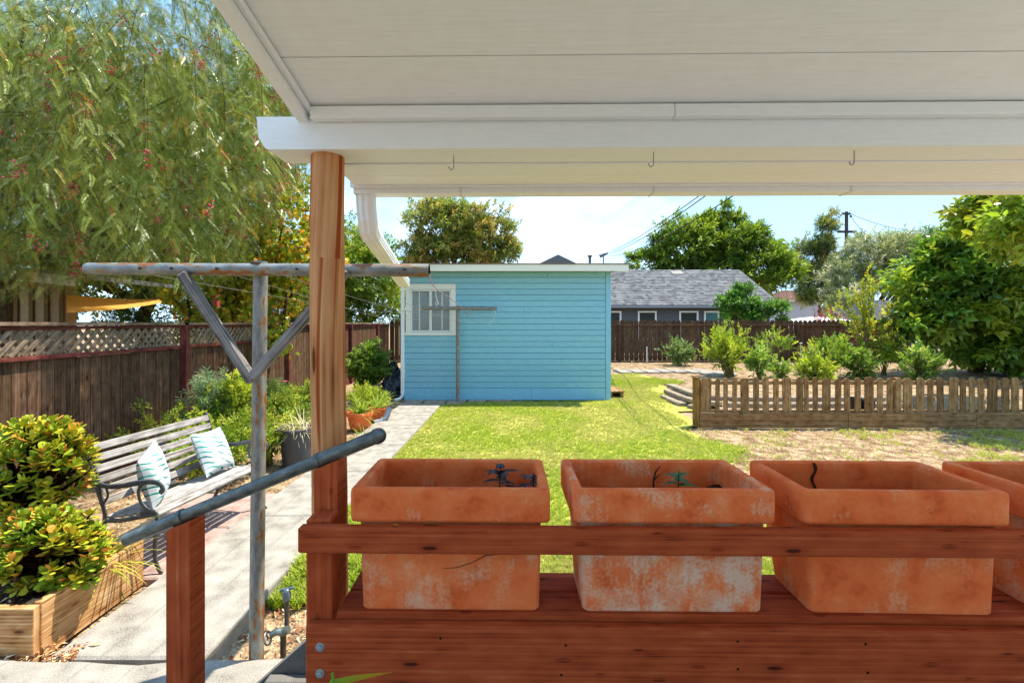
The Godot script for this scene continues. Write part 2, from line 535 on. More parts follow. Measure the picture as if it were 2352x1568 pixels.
# a feathery leaf: leaflets in pairs along a drooping rib
func frond_mesh(pairs: int, leaflet: float, wd: float, m: Material) -> ArrayMesh:
	var b := MB.new()
	var r := RandomNumberGenerator.new()
	r.seed = 77
	for k in pairs:
		var f := (k + 0.6) / pairs
		var o := Vector3(f, -0.22 * f * f, 0)
		for s in [-1.0, 1.0]:
			var d := Vector3(0.55 + 0.4 * f, -0.25 + r.randf_range(-0.22, 0.15), s).normalized()
			var ln := leaflet * (1.05 - 0.45 * f) * r.randf_range(0.85, 1.1)
			var across := d.cross(Vector3.UP).normalized() * wd
			b.flat([o, o + d * ln * 0.5 + across, o + d * ln, o + d * ln * 0.5 - across], Color.WHITE, Vector3.UP)
	b.flat([Vector3(0, 0, 0.004), Vector3(0, 0, -0.004), Vector3(0.5, -0.055, -0.003), Vector3(0.5, -0.055, 0.003)], Color(0.8, 0.9, 0.5), Vector3.UP)
	b.flat([Vector3(0.5, -0.055, 0.003), Vector3(0.5, -0.055, -0.003), Vector3(1, -0.22, 0)], Color(0.8, 0.9, 0.5), Vector3.UP)
	return b.mesh(m)

# a shoot with several leaves set round a short twig, length about 1 along +x
func sprig_mesh(count: int, w: float, ln: float, kind: int, m: Material, sd: int, spread := 0.9) -> ArrayMesh:
	var b := MB.new()
	var r := RandomNumberGenerator.new()
	r.seed = sd
	var prof := [[0.0, 0.08], [0.32, 1.0], [0.68, 0.75], [1.0, 0.0]]
	if kind == 1: prof = [[0.0, 0.1], [0.2, 0.95], [0.7, 0.9], [1.0, 0.02]]
	for k in count:
		var f := (k + 0.5) / count
		var o := Vector3(f * 0.95, -0.1 * f * f, 0)
		var an := k * 2.4 + r.randf_range(-0.4, 0.4)
		var d := (Vector3(0.5 + 0.7 * f, sin(an) * spread, cos(an) * spread)).normalized()
		d.y -= 0.2
		d = d.normalized()
		var side := d.cross(Vector3.UP if absf(d.y) < 0.95 else Vector3.RIGHT).normalized()
		side = side.rotated(d, r.randf_range(-0.7, 0.7))
		var up := side.cross(d)
		var L := ln * r.randf_range(0.75, 1.15)
		var tone := Color.WHITE * r.randf_range(0.8, 1.15)
		for j in prof.size() - 1:
			for s in [-1.0, 1.0]:
				var a: Array = prof[j]
				var e: Array = prof[j + 1]
				var p0: Vector3 = o + d * L * a[0] - up * L * 0.18 * a[0] * a[0]
				var p1: Vector3 = o + d * L * e[0] - up * L * 0.18 * e[0] * e[0]
				var q0: Vector3 = p0 + (side * s + up * 0.35) * a[1] * w * L * 0.5
				var q1: Vector3 = p1 + (side * s + up * 0.35) * e[1] * w * L * 0.5
				if e[1] < 0.03: b.flat([p0, q0, p1], tone, up)
				else: b.flat([p0, q0, q1, p1], tone, up)
	b.flat([Vector3(0, 0, 0.012), Vector3(0, 0, -0.012), Vector3(1, -0.1, 0)], Color(0.7, 0.6, 0.35), Vector3.UP)
	return b.mesh(m)

func aim(o: Vector3, d: Vector3, s: float, roll: float) -> Transform3D:
	var x := d.normalized()
	var z := x.cross(Vector3.UP)
	if z.length() < 0.05: z = Vector3(0, 0, 1)
	z = z.normalized().rotated(x, roll)
	return Transform3D(Basis(x * s, z.cross(x).normalized() * s, z * s), o)

func rdir(up := 0.0) -> Vector3:
	var d := Vector3(rng.randfn(), rng.randfn() + up, rng.randfn())
	return d.normalized() if d.length() > 0.01 else Vector3.UP

func pick(cols: Array) -> Color:
	var c: Color = cols[rng.randi_range(0, cols.size() - 1)]
	var k := rr(0.75, 1.25)
	return Color(c.r * k, c.g * k, c.b * k)

func limb(b: MB, a: Vector3, e: Vector3, r0: float, r1: float, wob: float, sides := 6, col := Color.WHITE) -> Array:
	var pts := []
	var rad := []
	var n := 6
	for k in n:
		var f := k / float(n - 1)
		var q := a.lerp(e, f)
		if k > 0 and k < n - 1: q += Vector3(rr(-wob, wob), rr(-wob, wob) * 0.4, rr(-wob, wob))
		pts.append(q)
		rad.append(lerpf(r0, r1, f))
	b.tube(pts, rad, sides, col)
	return pts

# a tree whose crown is a lumpy cloud of sprigs
# lobes: [centre, radii] ellipsoids; n sprigs over all lobes
func tree(called: String, label: String, group: String, base: Vector3, fork: float, lobes: Array, n: int, mesh: Mesh, size: Vector2, cols: Array, trunk_r: float, up := 0.35, trunks := 1, shell := 0.55) -> Node3D:
	var o := thing(called, label, "tree", base, group)
	var b := MB.new()
	var tops := []
	for k in trunks:
		var lean := Vector3(rr(-0.5, 0.5), 0, rr(-0.4, 0.4)) * (0.0 if trunks == 1 else 1.0)
		var f := base + Vector3(0, fork, 0) + lean * fork
		limb(b, base + lean * 0.15, f, trunk_r, trunk_r * 0.6, trunk_r * 0.8, 8)
		tops.append(f)
	var vol := 0.0
	for l in lobes:
		vol += l[1].x * l[1].y + l[1].y * l[1].z + l[1].x * l[1].z
		for q in 3:
			var f: Vector3 = tops[rng.randi_range(0, tops.size() - 1)]
			var e: Vector3 = l[0] + Vector3(rr(-0.5, 0.5) * l[1].x, rr(-0.4, 0.5) * l[1].y, rr(-0.5, 0.5) * l[1].z)
			var pts := limb(b, f, e, trunk_r * 0.42, trunk_r * 0.1, trunk_r * 0.7, 5)
			for j in 2:
				limb(b, pts[3], pts[3] + rdir(0.4) * l[1].x * 0.55, trunk_r * 0.2, trunk_r * 0.06, trunk_r * 0.4, 4)
	part(o, "trunk", b, M.bark)
	var where := []
	var tint := PackedColorArray()
	for l in lobes:
		var a: float = l[1].x * l[1].y + l[1].y * l[1].z + l[1].x * l[1].z
		var cnt := int(n * a / vol)
		var clumps := maxi(4, cnt / 26)
		for q in clumps:
			var d := rdir(0.1)
			var rad := lerpf(shell, 1.0, pow(rng.randf(), 0.6)) * rr(0.86, 1.1)
			var cc: Vector3 = l[0] + d * l[1] * rad
			var cs: float = (l[1].x + l[1].y) * 0.5 * rr(0.14, 0.26)
			var tone := pick(cols)
			for j in 26:
				var off := Vector3(rng.randfn(), rng.randfn() * 0.7, rng.randfn()) * cs * 0.62
				var dd := (off.normalized() * 0.7 + d * 0.6 + rdir(up) * 0.9)
				var k := rr(0.8, 1.2)
				where.append(aim(cc + off, dd, rr(size.x, size.y), rr(-0.8, 0.8)))
				var c2 := tone if rng.randf() < 0.7 else pick(cols)
				tint.append(Color(c2.r * k, c2.g * k, c2.b * k))
	many(o, "crown", mesh, where, tint).set_meta("kind", "stuff")
	return o

# a bush: stems from the ground, sprigs along the outer half of them
func bush(called: String, label: String, category: String, group: String, base: Vector3, h: float, rx: float, stems: int, per: int, mesh: Mesh, size: Vector2, cols: Array, clear := 0.25, lift := 0.5, stemcol := Color(0.16, 0.13, 0.05), skew := Vector3.ZERO) -> Node3D:
	var o := thing(called, label, category, base, group)
	var b := MB.new()
	var where := []
	var tint := PackedColorArray()
	for k in stems:
		var an := rr(0, TAU)
		var rad := sqrt(rng.randf()) * rx
		var tip := base + Vector3(cos(an) * rad, h * rr(0.6, 1.0) * (1.0 - 0.35 * pow(rad / rx, 2.0)), sin(an) * rad) + skew * rr(0.5, 1.0)
		var mid := base.lerp(tip, 0.45) + Vector3(0, h * 0.1, 0)
		mid = Vector3(lerpf(base.x, mid.x, 0.7), mid.y, lerpf(base.z, mid.z, 0.7))
		var start := base + Vector3(rr(-1, 1), 0, rr(-1, 1)) * rx * 0.12
		b.tube([start, mid, tip], [0.008 + h * 0.005, 0.006 + h * 0.003, 0.002], 5, stemcol)
		var tone := pick(cols)
		for j in per:
			var f := lerpf(clear, 1.0, pow(rng.randf(), 0.75))
			var q := start.lerp(mid, f / 0.45) if f < 0.45 else mid.lerp(tip, (f - 0.45) / 0.55)
			q += rdir() * rx * 0.16
			var d := (q - base - Vector3(0, h * 0.35, 0)).normalized() + rdir(lift) * 0.8
			var k2 := rr(0.8, 1.2)
			var c2 := tone if rng.randf() < 0.6 else pick(cols)
			where.append(aim(q, d, rr(size.x, size.y), rr(-1, 1)))
			tint.append(Color(c2.r * k2, c2.g * k2, c2.b * k2))
	part(o, "stem", b, M.dull)
	many(o, "foliage", mesh, where, tint).set_meta("kind", "stuff")
	return o

func blade(b: MB, base: Vector3, dir: Vector3, ln: float, w: float, bend: float, col: Color, col2: Color) -> void:
	var rows := []
	var cs := []
	var side := dir.cross(Vector3.UP).normalized()
	if side.length() < 0.1: side = Vector3.RIGHT
	var n := 6
	var p := base
	var d := dir.normalized()
	for k in n:
		var f := k / float(n - 1)
		var ww := w * (1.0 - pow(f, 2.0)) * 0.5 + 0.0006
		rows.append([p - side * ww, p + d.cross(side).normalized() * ww * 0.35, p + side * ww])
		var c := col.lerp(col2, f)
		cs.append([c, c, c])
		d = (d + Vector3(0, -bend / n * (0.4 + 1.6 * f), 0)).normalized()
		p += d * ln / (n - 1)
	b.sheet(rows, col, Vector3.UP, [], cs)

func wb(b: MB, x0: float, x1: float, y0: float, y1: float, z0: float, z1: float, bev := 0.0, col := Color.WHITE, xf := Transform3D()) -> void:
	b.box(xf * Transform3D(Basis(), Vector3((x0 + x1) * 0.5, (y0 + y1) * 0.5, -(z0 + z1) * 0.5)), Vector3(x1 - x0, y1 - y0, z1 - z0), bev, col, Vector2(rng.randf() * 3.0, rng.randf() * 3.0))

func pb(b: MB, x0: float, x1: float, y0: float, y1: float, z0: float, z1: float, bev := 0.0, col := Color.WHITE) -> void:
	wb(b, x0, x1, y0, y1, z0, z1, bev, col, PT)

func one(parent: Node3D, called: String, m: Material, x0: float, x1: float, y0: float, y1: float, z0: float, z1: float, bev := 0.0, col := Color.WHITE, patio := false) -> MeshInstance3D:
	var b := MB.new()
	wb(b, x0, x1, y0, y1, z0, z1, bev, col, PT if patio else Transform3D())
	return part(parent, called, b, m)

# ------------------------------------------------------------------ ground
func Hg(x: float, z: float) -> float:
	var rise := 0.25 * smoothstep(10.9, 14.2, z) * smoothstep(0.5, 2.6, x)
	var bed := 0.25 * smoothstep(4.12, 4.3, x) * smoothstep(9.75, 9.95, z) if z < 11.5 else 0.25 * smoothstep(4.12 + (z - 11.5) * 0.4, 4.5 + (z - 11.5) * 0.4, x)
	var dip := -0.055 * smoothstep(-1.62, -1.5, x) * smoothstep(-0.55, -0.8, x) * smoothstep(3.5, 3.1, z)
	return maxf(rise, bed if z > 9.7 else 0.0) + dip

func path_right(z: float) -> float:
	return lerpf(-1.545, -1.255, (z - 2.4) / 7.8)

func path_left(z: float) -> float:
	return lerpf(-2.36, -2.13, (z - 2.4) / 7.9)

func lawn_left(z: float) -> float:
	if z < 10.35: return path_right(z) + 0.0
	if z < 10.95: return lerpf(-0.9, 2.62, smoothstep(10.5, 10.9, z))
	return 2.62

func lawn_right(z: float) -> float:
	if z < 3.0: return 1.2
	if z < 8.3: return lerpf(2.2, 3.35, smoothstep(3.0, 8.0, z)) + 0.25 * sin(z * 3.1) + 0.15 * sin(z * 7.7)
	if z < 9.6: return 3.6
	return 4.05 + (z - 9.6) * 0.12

func make_ground() -> void:
	var xs := []
	for q in [-160.0, -80.0, -40.0, -20.0, -12.0, -8.0]: xs.append(q)
	for k in 109: xs.append(-6.0 + k * 0.2)
	for q in [17.0, 19.0, 22.0, 28.0, 40.0, 80.0, 160.0]: xs.append(q)
	var zs := []
	for q in [-60.0, -20.0, -6.0, -2.0]: zs.append(q)
	for k in 96: zs.append(k * 0.2)
	for q in [19.3, 20.0, 24.0, 30.0, 45.0, 80.0, 160.0]: zs.append(q)
	var fn := FastNoiseLite.new()
	fn.seed = 3
	fn.frequency = 1.3
	var rows := []
	for z in zs:
		var row := []
		for x in xs:
			row.append(Vector3(x, Hg(x, z) + fn.get_noise_2d(x, z) * 0.022 - 0.018, -z))
		rows.append(row)
	var b := MB.new()
	b.sheet(rows)
	structure("ground", b, M.soil, "bare brown garden soil of the yard")
	# lawn
	rows = []
	var z := 3.15
	while z < 14.3:
		var row := []
		var l := lawn_left(z)
		var r := lawn_right(z)
		if z > 13.0:
			l = lerpf(l, 4.0, pow((z - 13.0) / 1.3, 2.0))
			r = lerpf(r, 4.05, pow((z - 13.0) / 1.3, 2.0))
		for k in 33:
			var x := lerpf(l, r, k / 32.0)
			row.append(Vector3(x, Hg(x, z) + 0.012 + fn.get_noise_2d(x, z) * 0.006, -z))
		rows.append(row)
		z += 0.12
	b = MB.new()
	b.sheet(rows)
	structure("lawn", b, M.thatch, "sunlit yellow green lawn in front of the blue shed")
	# grass blades
	var tuft := MB.new()
	for k in 8:
		var an := k * 2.4 + rr(-0.3, 0.3)
		var lean := rr(0.15, 0.75)
		var d := Vector3(cos(an) * lean, 1.0, sin(an) * lean).normalized()
		var o := Vector3(cos(an), 0, sin(an)) * rr(0.0, 0.25)
		var side := Vector3(-sin(an), 0, cos(an)) * 0.055
		var ln := rr(0.65, 1.1)
		var m := o + d * ln * 0.55
		var e := o + d * ln + Vector3(cos(an), -0.35, sin(an)) * 0.22
		tuft.flat([o - side, o + side, m + side * 0.8, m - side * 0.8], Color.WHITE, Vector3.UP)
		tuft.flat([m - side * 0.8, m + side * 0.8, e], Color(1.1, 1.1, 1.0), Vector3.UP)
	var tm := tuft.mesh(M.grass)
	var where := []
	var tint := PackedColorArray()
	var patch := FastNoiseLite.new()
	patch.seed = 8
	patch.frequency = 0.55
	patch.fractal_octaves = 4
	var greens := [lin(166, 180, 54), lin(150, 170, 50), lin(184, 190, 72), lin(132, 158, 48)]
	var straw := [lin(190, 178, 110), lin(172, 166, 86), lin(206, 192, 136)]
	for k in 80000:
		var zz := lerpf(3.1, 14.2, pow(rng.randf(), 1.25))
		var l := lawn_left(zz) + 0.015
		var r := lawn_right(zz)
		if zz > 13.0: 
			l = lerpf(l, 4.0, pow((zz - 13.0) / 1.3, 2.0))
			r = lerpf(r, 4.05, pow((zz - 13.0) / 1.3, 2.0))
		var x := lerpf(l, r + 0.5, rng.randf())
		var pn := patch.get_noise_2d(x * 1.0, zz * 1.0)
		var dens := 1.0 - smoothstep(-0.5, 0.3, x - r + pn * 1.4)
		if zz > 6.5 and zz < 13.0 : dens *= 1.0 - 0.45 * smoothstep(0.0, 0.35, pn)
		if zz > 8.1 and zz < 9.9 and x > 3.4: continue
		if x > 4.0 and zz > 9.5 and zz < 11.6: continue
		if rng.randf() > dens: continue
		if zz > 10.3 and zz < 10.95 and x < 2.6 and rng.randf() < 0.5: continue
		var dryness := smoothstep(-0.2, 0.36, pn + 0.26 * smoothstep(-0.3, 2.2, x) + rr(-0.25, 0.25))
		var s := rr(0.028, 0.052)
		where.append(Transform3D(Basis(Vector3.UP, rr(0, TAU)).scaled(Vector3(s, s * rr(0.8, 1.2), s)), Vector3(x, Hg(x, zz) + 0.01, -zz)))
		var c := pick(greens).lerp(pick(straw), dryness * 0.62)
		tint.append(c)
	# thin regrowth on the bare patch, thicker on its far side
	for k in 26000:
		var zz := rr(3.4, 8.0)
		var x := rr(2.4, 11.0)
		var pn := patch.get_noise_2d(x * 1.6 + 40.0, zz * 1.6)
		var want := 0.05 + 0.5 * smoothstep(0.1, 0.4, pn) + 0.85 * smoothstep(6.6, 7.7, x + pn * 2.5) * smoothstep(8.0, 7.4, zz)
		if rng.randf() > want * 0.8: continue
		var s := rr(0.03, 0.06)
		where.append(Transform3D(Basis(Vector3.UP, rr(0, TAU)).scaled(Vector3(s, s, s)), Vector3(x, 0.0, -zz)))
		tint.append(pick(greens).lerp(pick(straw), rr(0.0, 0.7)))
	# weeds beside the path near the tap
	for k in 1500:
		var zz := rr(3.05, 4.2)
		var x := path_right(zz) + pow(rng.randf(), 1.4) * 0.9 + 0.02
		var s := rr(0.05, 0.1)
		where.append(Transform3D(Basis(Vector3.UP, rr(0, TAU)).scaled(Vector3(s, s, s)), Vector3(x, Hg(x, zz), -zz)))
		tint.append(pick(greens))
	var gr := many(self, "grass", tm, where, tint)
	gr.name = numbered("grass")
	tag(gr, "short sunlit grass blades with straw coloured patches on the lawn", "grass", "", "stuff")
	# straw and leaf litter on bare soil
	var chip := leaf_mesh(0.3, 0.25, 0.3, 2, M.dry)
	where = []
	tint = PackedColorArray()
	var browns := [lin(176, 132, 86), lin(140, 96, 60), lin(206, 172, 120), lin(150, 84, 54), lin(110, 80, 58), lin(222, 200, 160)]
	var spots := [[-1.54, -0.6, 2.42, 3.3, 700], [-4.4, -2.5, 3.3, 10.8, 3000], [2.6, 10.0, 3.5, 8.0, 5000], [4.2, 13.0, 10.0, 18.6, 5000], [-2.6, -2.2, 2.42, 2.56, 160], [3.6, 9.5, 8.2, 9.5, 900], [-2.2, 2.6, 10.35, 10.9, 200], [-3.5, -2.5, 2.56, 3.16, 300]]
	for q in spots:
		for k in q[4]:
			var x := rr(q[0], q[1])
			var zz := rr(q[2], q[3])
			var y := Hg(x, zz) + 0.006
			if q[4] == 160: y = 0.058
			if q[4] == 300: y = 0.245
			if x > path_left(zz) and x < path_right(zz) and zz < 10.2 and zz > 2.65: continue
			where.append(aim(Vector3(x, y, -zz), Vector3(rr(-1, 1), rr(-0.1, 0.25), rr(-1, 1)), rr(0.015, 0.055), rr(-0.5, 0.5)))
			tint.append(pick(browns))
	var lt := many(self, "leaf_litter", chip, where, tint)
	lt.name = numbered("leaf_litter")
	tag(lt, "dry brown leaves and straw scattered over bare soil", "leaf litter", "", "stuff")

func quad_slab(b: MB, c: Array, y: float, th: float, bev := 0.012) -> void:
	# c: four ground corners (x, z), laid as a slab with a worn edge
	var cen := Vector2.ZERO
	for q in c: cen += q
	cen /= 4.0
	var top := []
	var mid := []
	var low := []
	for q in c:
		var inn: Vector2 = q + (cen - q).normalized() * bev * 1.4
		top.append(Vector3(inn.x, y, -inn.y))
		mid.append(Vector3(q.x, y - bev, -q.y))
		low.append(Vector3(q.x, y - th, -q.y))
	b.flat(top, Color.WHITE, Vector3.UP)
	for k in 4:
		var j := (k + 1) % 4
		var out := Vector3((c[k].x + c[j].x) * 0.5 - cen.x, 0, -((c[k].y + c[j].y) * 0.5 - cen.y))
		b.flat([top[k], top[j], mid[j], mid[k]], Color.WHITE, out + Vector3.UP * 0.5)
		b.flat([mid[k], mid[j], low[j], low[k]], Color.WHITE, out)

func make_paths() -> void:
	var o := Node3D.new()
	o.name = "path"
	add_child(o)
	tag(o, "pale concrete garden path of poured slabs leading to the shed", "", "", "structure")
	var cuts := [2.455, 4.28, 5.55, 6.8, 8.05, 9.2, 10.22]
	for k in cuts.size() - 1:
		var b := MB.new()
		var a: float = cuts[k] + 0.006
		var e: float = cuts[k + 1] - 0.006
		quad_slab(b, [Vector2(path_left(a), a), Vector2(path_right(a), a), Vector2(path_right(e), e), Vector2(path_left(e), e)], 0.05, 0.14)
		part(o, "slab", b, M.concrete)
	var pad := Node3D.new()
	pad.name = "pad"
	add_child(pad)
	tag(pad, "pinkish concrete pad under the garden bench", "", "", "structure")
	for k in 2:
		var b := MB.new()
		var a := 3.24 + k * 0.82
		quad_slab(b, [Vector2(-3.15, a), Vector2(path_left(a) - 0.012, a), Vector2(path_left(a + 0.8) - 0.012, a + 0.8), Vector2(-3.15, a + 0.8)], 0.044, 0.12)
		part(pad, "slab", b, M.pink)
	# landing at the foot of the patio steps: a rounded, worn front edge
	var b := MB.new()
	var rows := []
	for q in [[0.0, -0.1], [0.0, 0.03], [0.012, 0.055], [0.04, 0.066], [0.5, 0.07], [1.6, 0.07]]:
		var row := []
		for k in 25:
			var x := lerpf(-4.6, -0.7, k / 24.0)
			row.append(Vector3(x, q[1], -(2.44 + 0.02 * sin(x * 4.0) + 0.012 * sin(x * 11.0)) + q[0]))
		rows.append(row)
	b.sheet(rows, Color.WHITE, Vector3(0, 0.5, -1))
	structure("landing", b, M.concrete, "worn concrete landing at the foot of the patio steps")
	# flagstones against the shed
	var fs := thing("flagstone_row", "irregular flat flagstones set along the foot of the blue shed", "paving", Vector3(-1.5, 0, -10.6))
	for q in [[-2.15, -1.72, 10.36, 10.84], [-1.7, -1.2, 10.4, 10.8], [-1.18, -0.75, 10.36, 10.86], [-0.72, -0.3, 10.6, 10.88], [-0.26, 0.3, 10.7, 10.9]]:
		b = MB.new()
		quad_slab(b, [Vector2(q[0] + rr(0, 0.06), q[2] + rr(0, 0.1)), Vector2(q[1] - rr(0, 0.06), q[2] + rr(0, 0.06)), Vector2(q[1], q[3]), Vector2(q[0], q[3] - rr(0, 0.05))], 0.035, 0.08)
		part(fs, "flagstone", b, M.block)
	# pale stones at the far end of the lawn and a round slab
	var st := thing("stepping_stones", "row of pale flat stones where the lawn meets the rose bed", "paving", Vector3(5, 0.25, -15))
	for k in 7:
		var x := 3.75 + k * 0.44
		b = MB.new()
		var za := 14.6 + rr(-0.1, 0.1)
		quad_slab(b, [Vector2(x + rr(0, 0.05), za), Vector2(x + 0.4, za + rr(0, 0.1)), Vector2(x + 0.41, za + 0.9), Vector2(x, za + 0.9)], 0.285, 0.07)
		part(st, "stone", b, M.concrete)
	b = MB.new()
	var c := G(1650, 857, 0.28)
	b.lathe(Transform3D(Basis(), Vector3(c.x, 0.22, c.z)), [Vector2(0.5, 0), Vector2(0.52, 0.05), Vector2(0.5, 0.085), Vector2(0.0, 0.09)], 20)
	single("round_slab", b, M.concrete, "round pale concrete slab lying beside the rose bed", "slab")

# ------------------------------------------------------------------ shed
func make_shed() -> void:
	var Z := 10.95
	var x0 := -2.21
	var x1 := 2.606
	var o := thing("garden_shed", "turquoise blue clapboard shed with one white framed window", "shed", Vector3(0.2, 0, -12.5))
	var b := MB.new()
	var teal := Color.WHITE
	# carcass behind the cladding, open at the window
	wb(b, x0 + 0.03, x1 - 0.03, 0.0, 1.53, Z + 0.03, Z + 0.1)
	wb(b, x0 + 0.03, x1 - 0.03, 2.7, 3.0, Z + 0.03, Z + 0.1)
	wb(b, -1.01, x1 - 0.03, 1.53, 2.7, Z + 0.03, Z + 0.1)
	wb(b, x0 + 0.02, x0 + 0.1, 0.0, 3.0, Z + 0.1, Z + 3.4)
	wb(b, x1 - 0.1, x1 - 0.02, 0.0, 3.0, Z + 0.1, Z + 3.4)
	wb(b, x0 + 0.1, x1 - 0.1, 0.0, 3.0, Z + 3.3, Z + 3.4)
	part(o, "wall", b, M.shed)
	b = MB.new()
	wb(b, x0 + 0.1, x1 - 0.1, 0.0, 0.02, Z + 0.1, Z + 3.3)
	part(o, "floor_board", b, M.fence)
	# plinth boards
	for q in [[x0, 0.76], [0.764, x1 - 0.125]]:
		one(o, "plinth_board", M.shed, q[0], q[1], 0.012, 0.285, Z - 0.012, Z + 0.03, 0.004, Color(0.93, 0.97, 1.04))
	var n := 20
	var bh := (3.0 - 0.292) / n
	for k in n:
		var y := 0.292 + k * bh
		var left := x0
		if y + bh > 1.55 and y < 2.69: left = -1.0
		var tone := rr(0.95, 1.04)
		var joints := [left, x1 - 0.122]
		if k % 3 == 1: joints = [left, rr(-0.4, 1.6), x1 - 0.122]
		for q in joints.size() - 1:
			b = MB.new()
			var xa: float = joints[q] + (0.002 if q > 0 else 0.0)
			var xb: float = joints[q + 1] - (0.002 if q < joints.size() - 2 else 0.0)
			var xf := Transform3D(Basis(Vector3.RIGHT, 0.1 + rr(-0.012, 0.012)) * Basis(Vector3.BACK, rr(-0.0006, 0.0006)), Vector3((xa + xb) * 0.5, y + bh * 0.5, -(Z + 0.004 + rr(-0.003, 0.003))))
			b.box(xf, Vector3(xb - xa, bh - rr(0.007, 0.012), 0.018), 0.003, Color(tone, tone * rr(0.98, 1.01), tone * rr(0.98, 1.02)), Vector2(rng.randf() * 4, rng.randf() * 4))
			part(o, "siding_board", b, M.shed)
	one(o, "corner_board", M.shed, x1 - 0.118, x1, 0.01, 3.0, Z - 0.02, Z + 0.02, 0.004)
	# sides: boards too
	for k in n + 2:
		var y := 0.02 + k * 0.135
		b = MB.new()
		b.box(Transform3D(Basis(Vector3.FORWARD, 0.1), Vector3(x1 + 0.004, y + 0.0675, -(Z + 1.75))), Vector3(0.016, 0.132, 3.3), 0.003, Color.WHITE, Vector2(rng.randf() * 4, rng.randf() * 4))
		part(o, "siding_board", b, M.shed)
	# window
	var w := Node3D.new()
	w.name = "window"
	w.position = -o.position
	o.add_child(w)
	var wx0 := -2.17
	var wx1 := -1.005
	var wy0 := 1.515
	var wy1 := 2.715
	for q in [[wx0, wx1, wy1 - 0.13, wy1], [wx0 - 0.02, wx1 + 0.03, wy0, wy0 + 0.075], [wx0, wx0 + 0.115, wy0 + 0.077, wy1 - 0.132], [wx1 - 0.115, wx1, wy0 + 0.077, wy1 - 0.132]]:
		one(w, "casing", M.whitetrim, q[0], q[1], q[2], q[3], Z - 0.03, Z + 0.03, 0.004, Color(0.95, 0.94, 0.86))
	for q in [[wx0 + 0.117, wx1 - 0.117, wy1 - 0.17, wy1 - 0.134], [wx0 + 0.117, wx1 - 0.117, wy0 + 0.079, wy0 + 0.115], [wx0 + 0.117, wx0 + 0.15, wy0 + 0.117, wy1 - 0.172], [wx1 - 0.15, wx1 - 0.117, wy0 + 0.117, wy1 - 0.172], [-1.625, -1.565, wy0 + 0.117, wy1 - 0.172]]:
		one(w, "sash", M.whitetrim, q[0], q[1], q[2], q[3], Z - 0.01, Z + 0.025, 0.003, Color(0.9, 0.9, 0.84))
	for q in [[wx0 + 0.15, -1.625], [-1.565, wx1 - 0.15]]:
		one(w, "pane", M.glass, q[0], q[1], wy0 + 0.117, wy1 - 0.172, Z + 0.005, Z + 0.009)
	var sy := wy0 + 0.13
	while sy < wy1 - 0.18:
		b = MB.new()
		b.box(Transform3D(Basis(Vector3.RIGHT, 0.75), Vector3(-1.595, sy, -(Z + 0.06))), Vector3(0.84, 0.003, 0.044), 0.0, lin(132, 130, 122))
		part(w, "blind_slat", b, M.paint)
		sy += 0.042
	for x in [-1.86, -1.33]:
		one(w, "blind_tape", M.paint, x - 0.015, x + 0.015, wy0 + 0.13, wy1 - 0.18, Z + 0.034, Z + 0.037, 0.0, lin(214, 212, 178))
	# roof: low slope, fascia and a dark roll covering
	b = MB.new()
	var slope := 0.06
	b.box(Transform3D(Basis(Vector3.RIGHT, slope), Vector3(0.36, 3.262, -(Z + 1.72))), Vector3(5.2, 0.025, 4.14), 0.004, lin(150, 128, 110))
	var rf := part(o, "roof", b, M.stucco)
	one(o, "fascia", M.whitetrim, -2.28, 2.925, 2.975, 3.13, Z - 0.33, Z - 0.3, 0.004, Color(1.0, 0.97, 0.84))
	b = MB.new()
	b.box(Transform3D(Basis(Vector3.RIGHT, slope), Vector3(0.33, 3.045, -(Z - 0.1))), Vector3(5.16, 0.02, 0.38), 0.0, Color.WHITE)
	part(o, "soffit", b, M.whitetrim)
	b = MB.new()
	b.bar(Vector3(2.93, 3.08, -(Z - 0.3)), Vector3(2.93, 3.3, -(Z + 3.4)), Vector3.UP, 0.12, 0.025, 0.003)
	part(o, "rake_board", b, M.whitetrim)
	# downspout at the corner with a kick at its foot
	b = MB.new()
	b.box(Transform3D(Basis(), Vector3(-2.235, 1.46, -(Z - 0.05))), Vector3(0.085, 2.6, 0.06), 0.012)
	part(o, "downspout", b, M.whitetrim)
	b = MB.new()
	b.tube([Vector3(-2.235, 0.19, -(Z - 0.05)), Vector3(-2.24, 0.12, -(Z - 0.052)), Vector3(-2.29, 0.055, -(Z - 0.08)), Vector3(-2.4, 0.02, -(Z - 0.12))], [0.052, 0.052, 0.05, 0.05], 8, Color.WHITE, true, 0.75)
	part(o, "spout_elbow", b, M.whitetrim)
	# wooden step beside the shed
	var s := thing("shed_step", "low weathered wooden step beside the shed's corner", "step", Vector3(2.75, 0, -11.4))
	one(s, "tread", M.picket, 2.64, 2.98, 0.15, 0.19, 11.15, 12.0, 0.004)
	one(s, "riser", M.picket, 2.64, 2.70, 0.0, 0.148, 11.17, 11.98, 0.003)
	one(s, "riser", M.picket, 2.9, 2.96, 0.0, 0.148, 11.17, 11.98, 0.003)

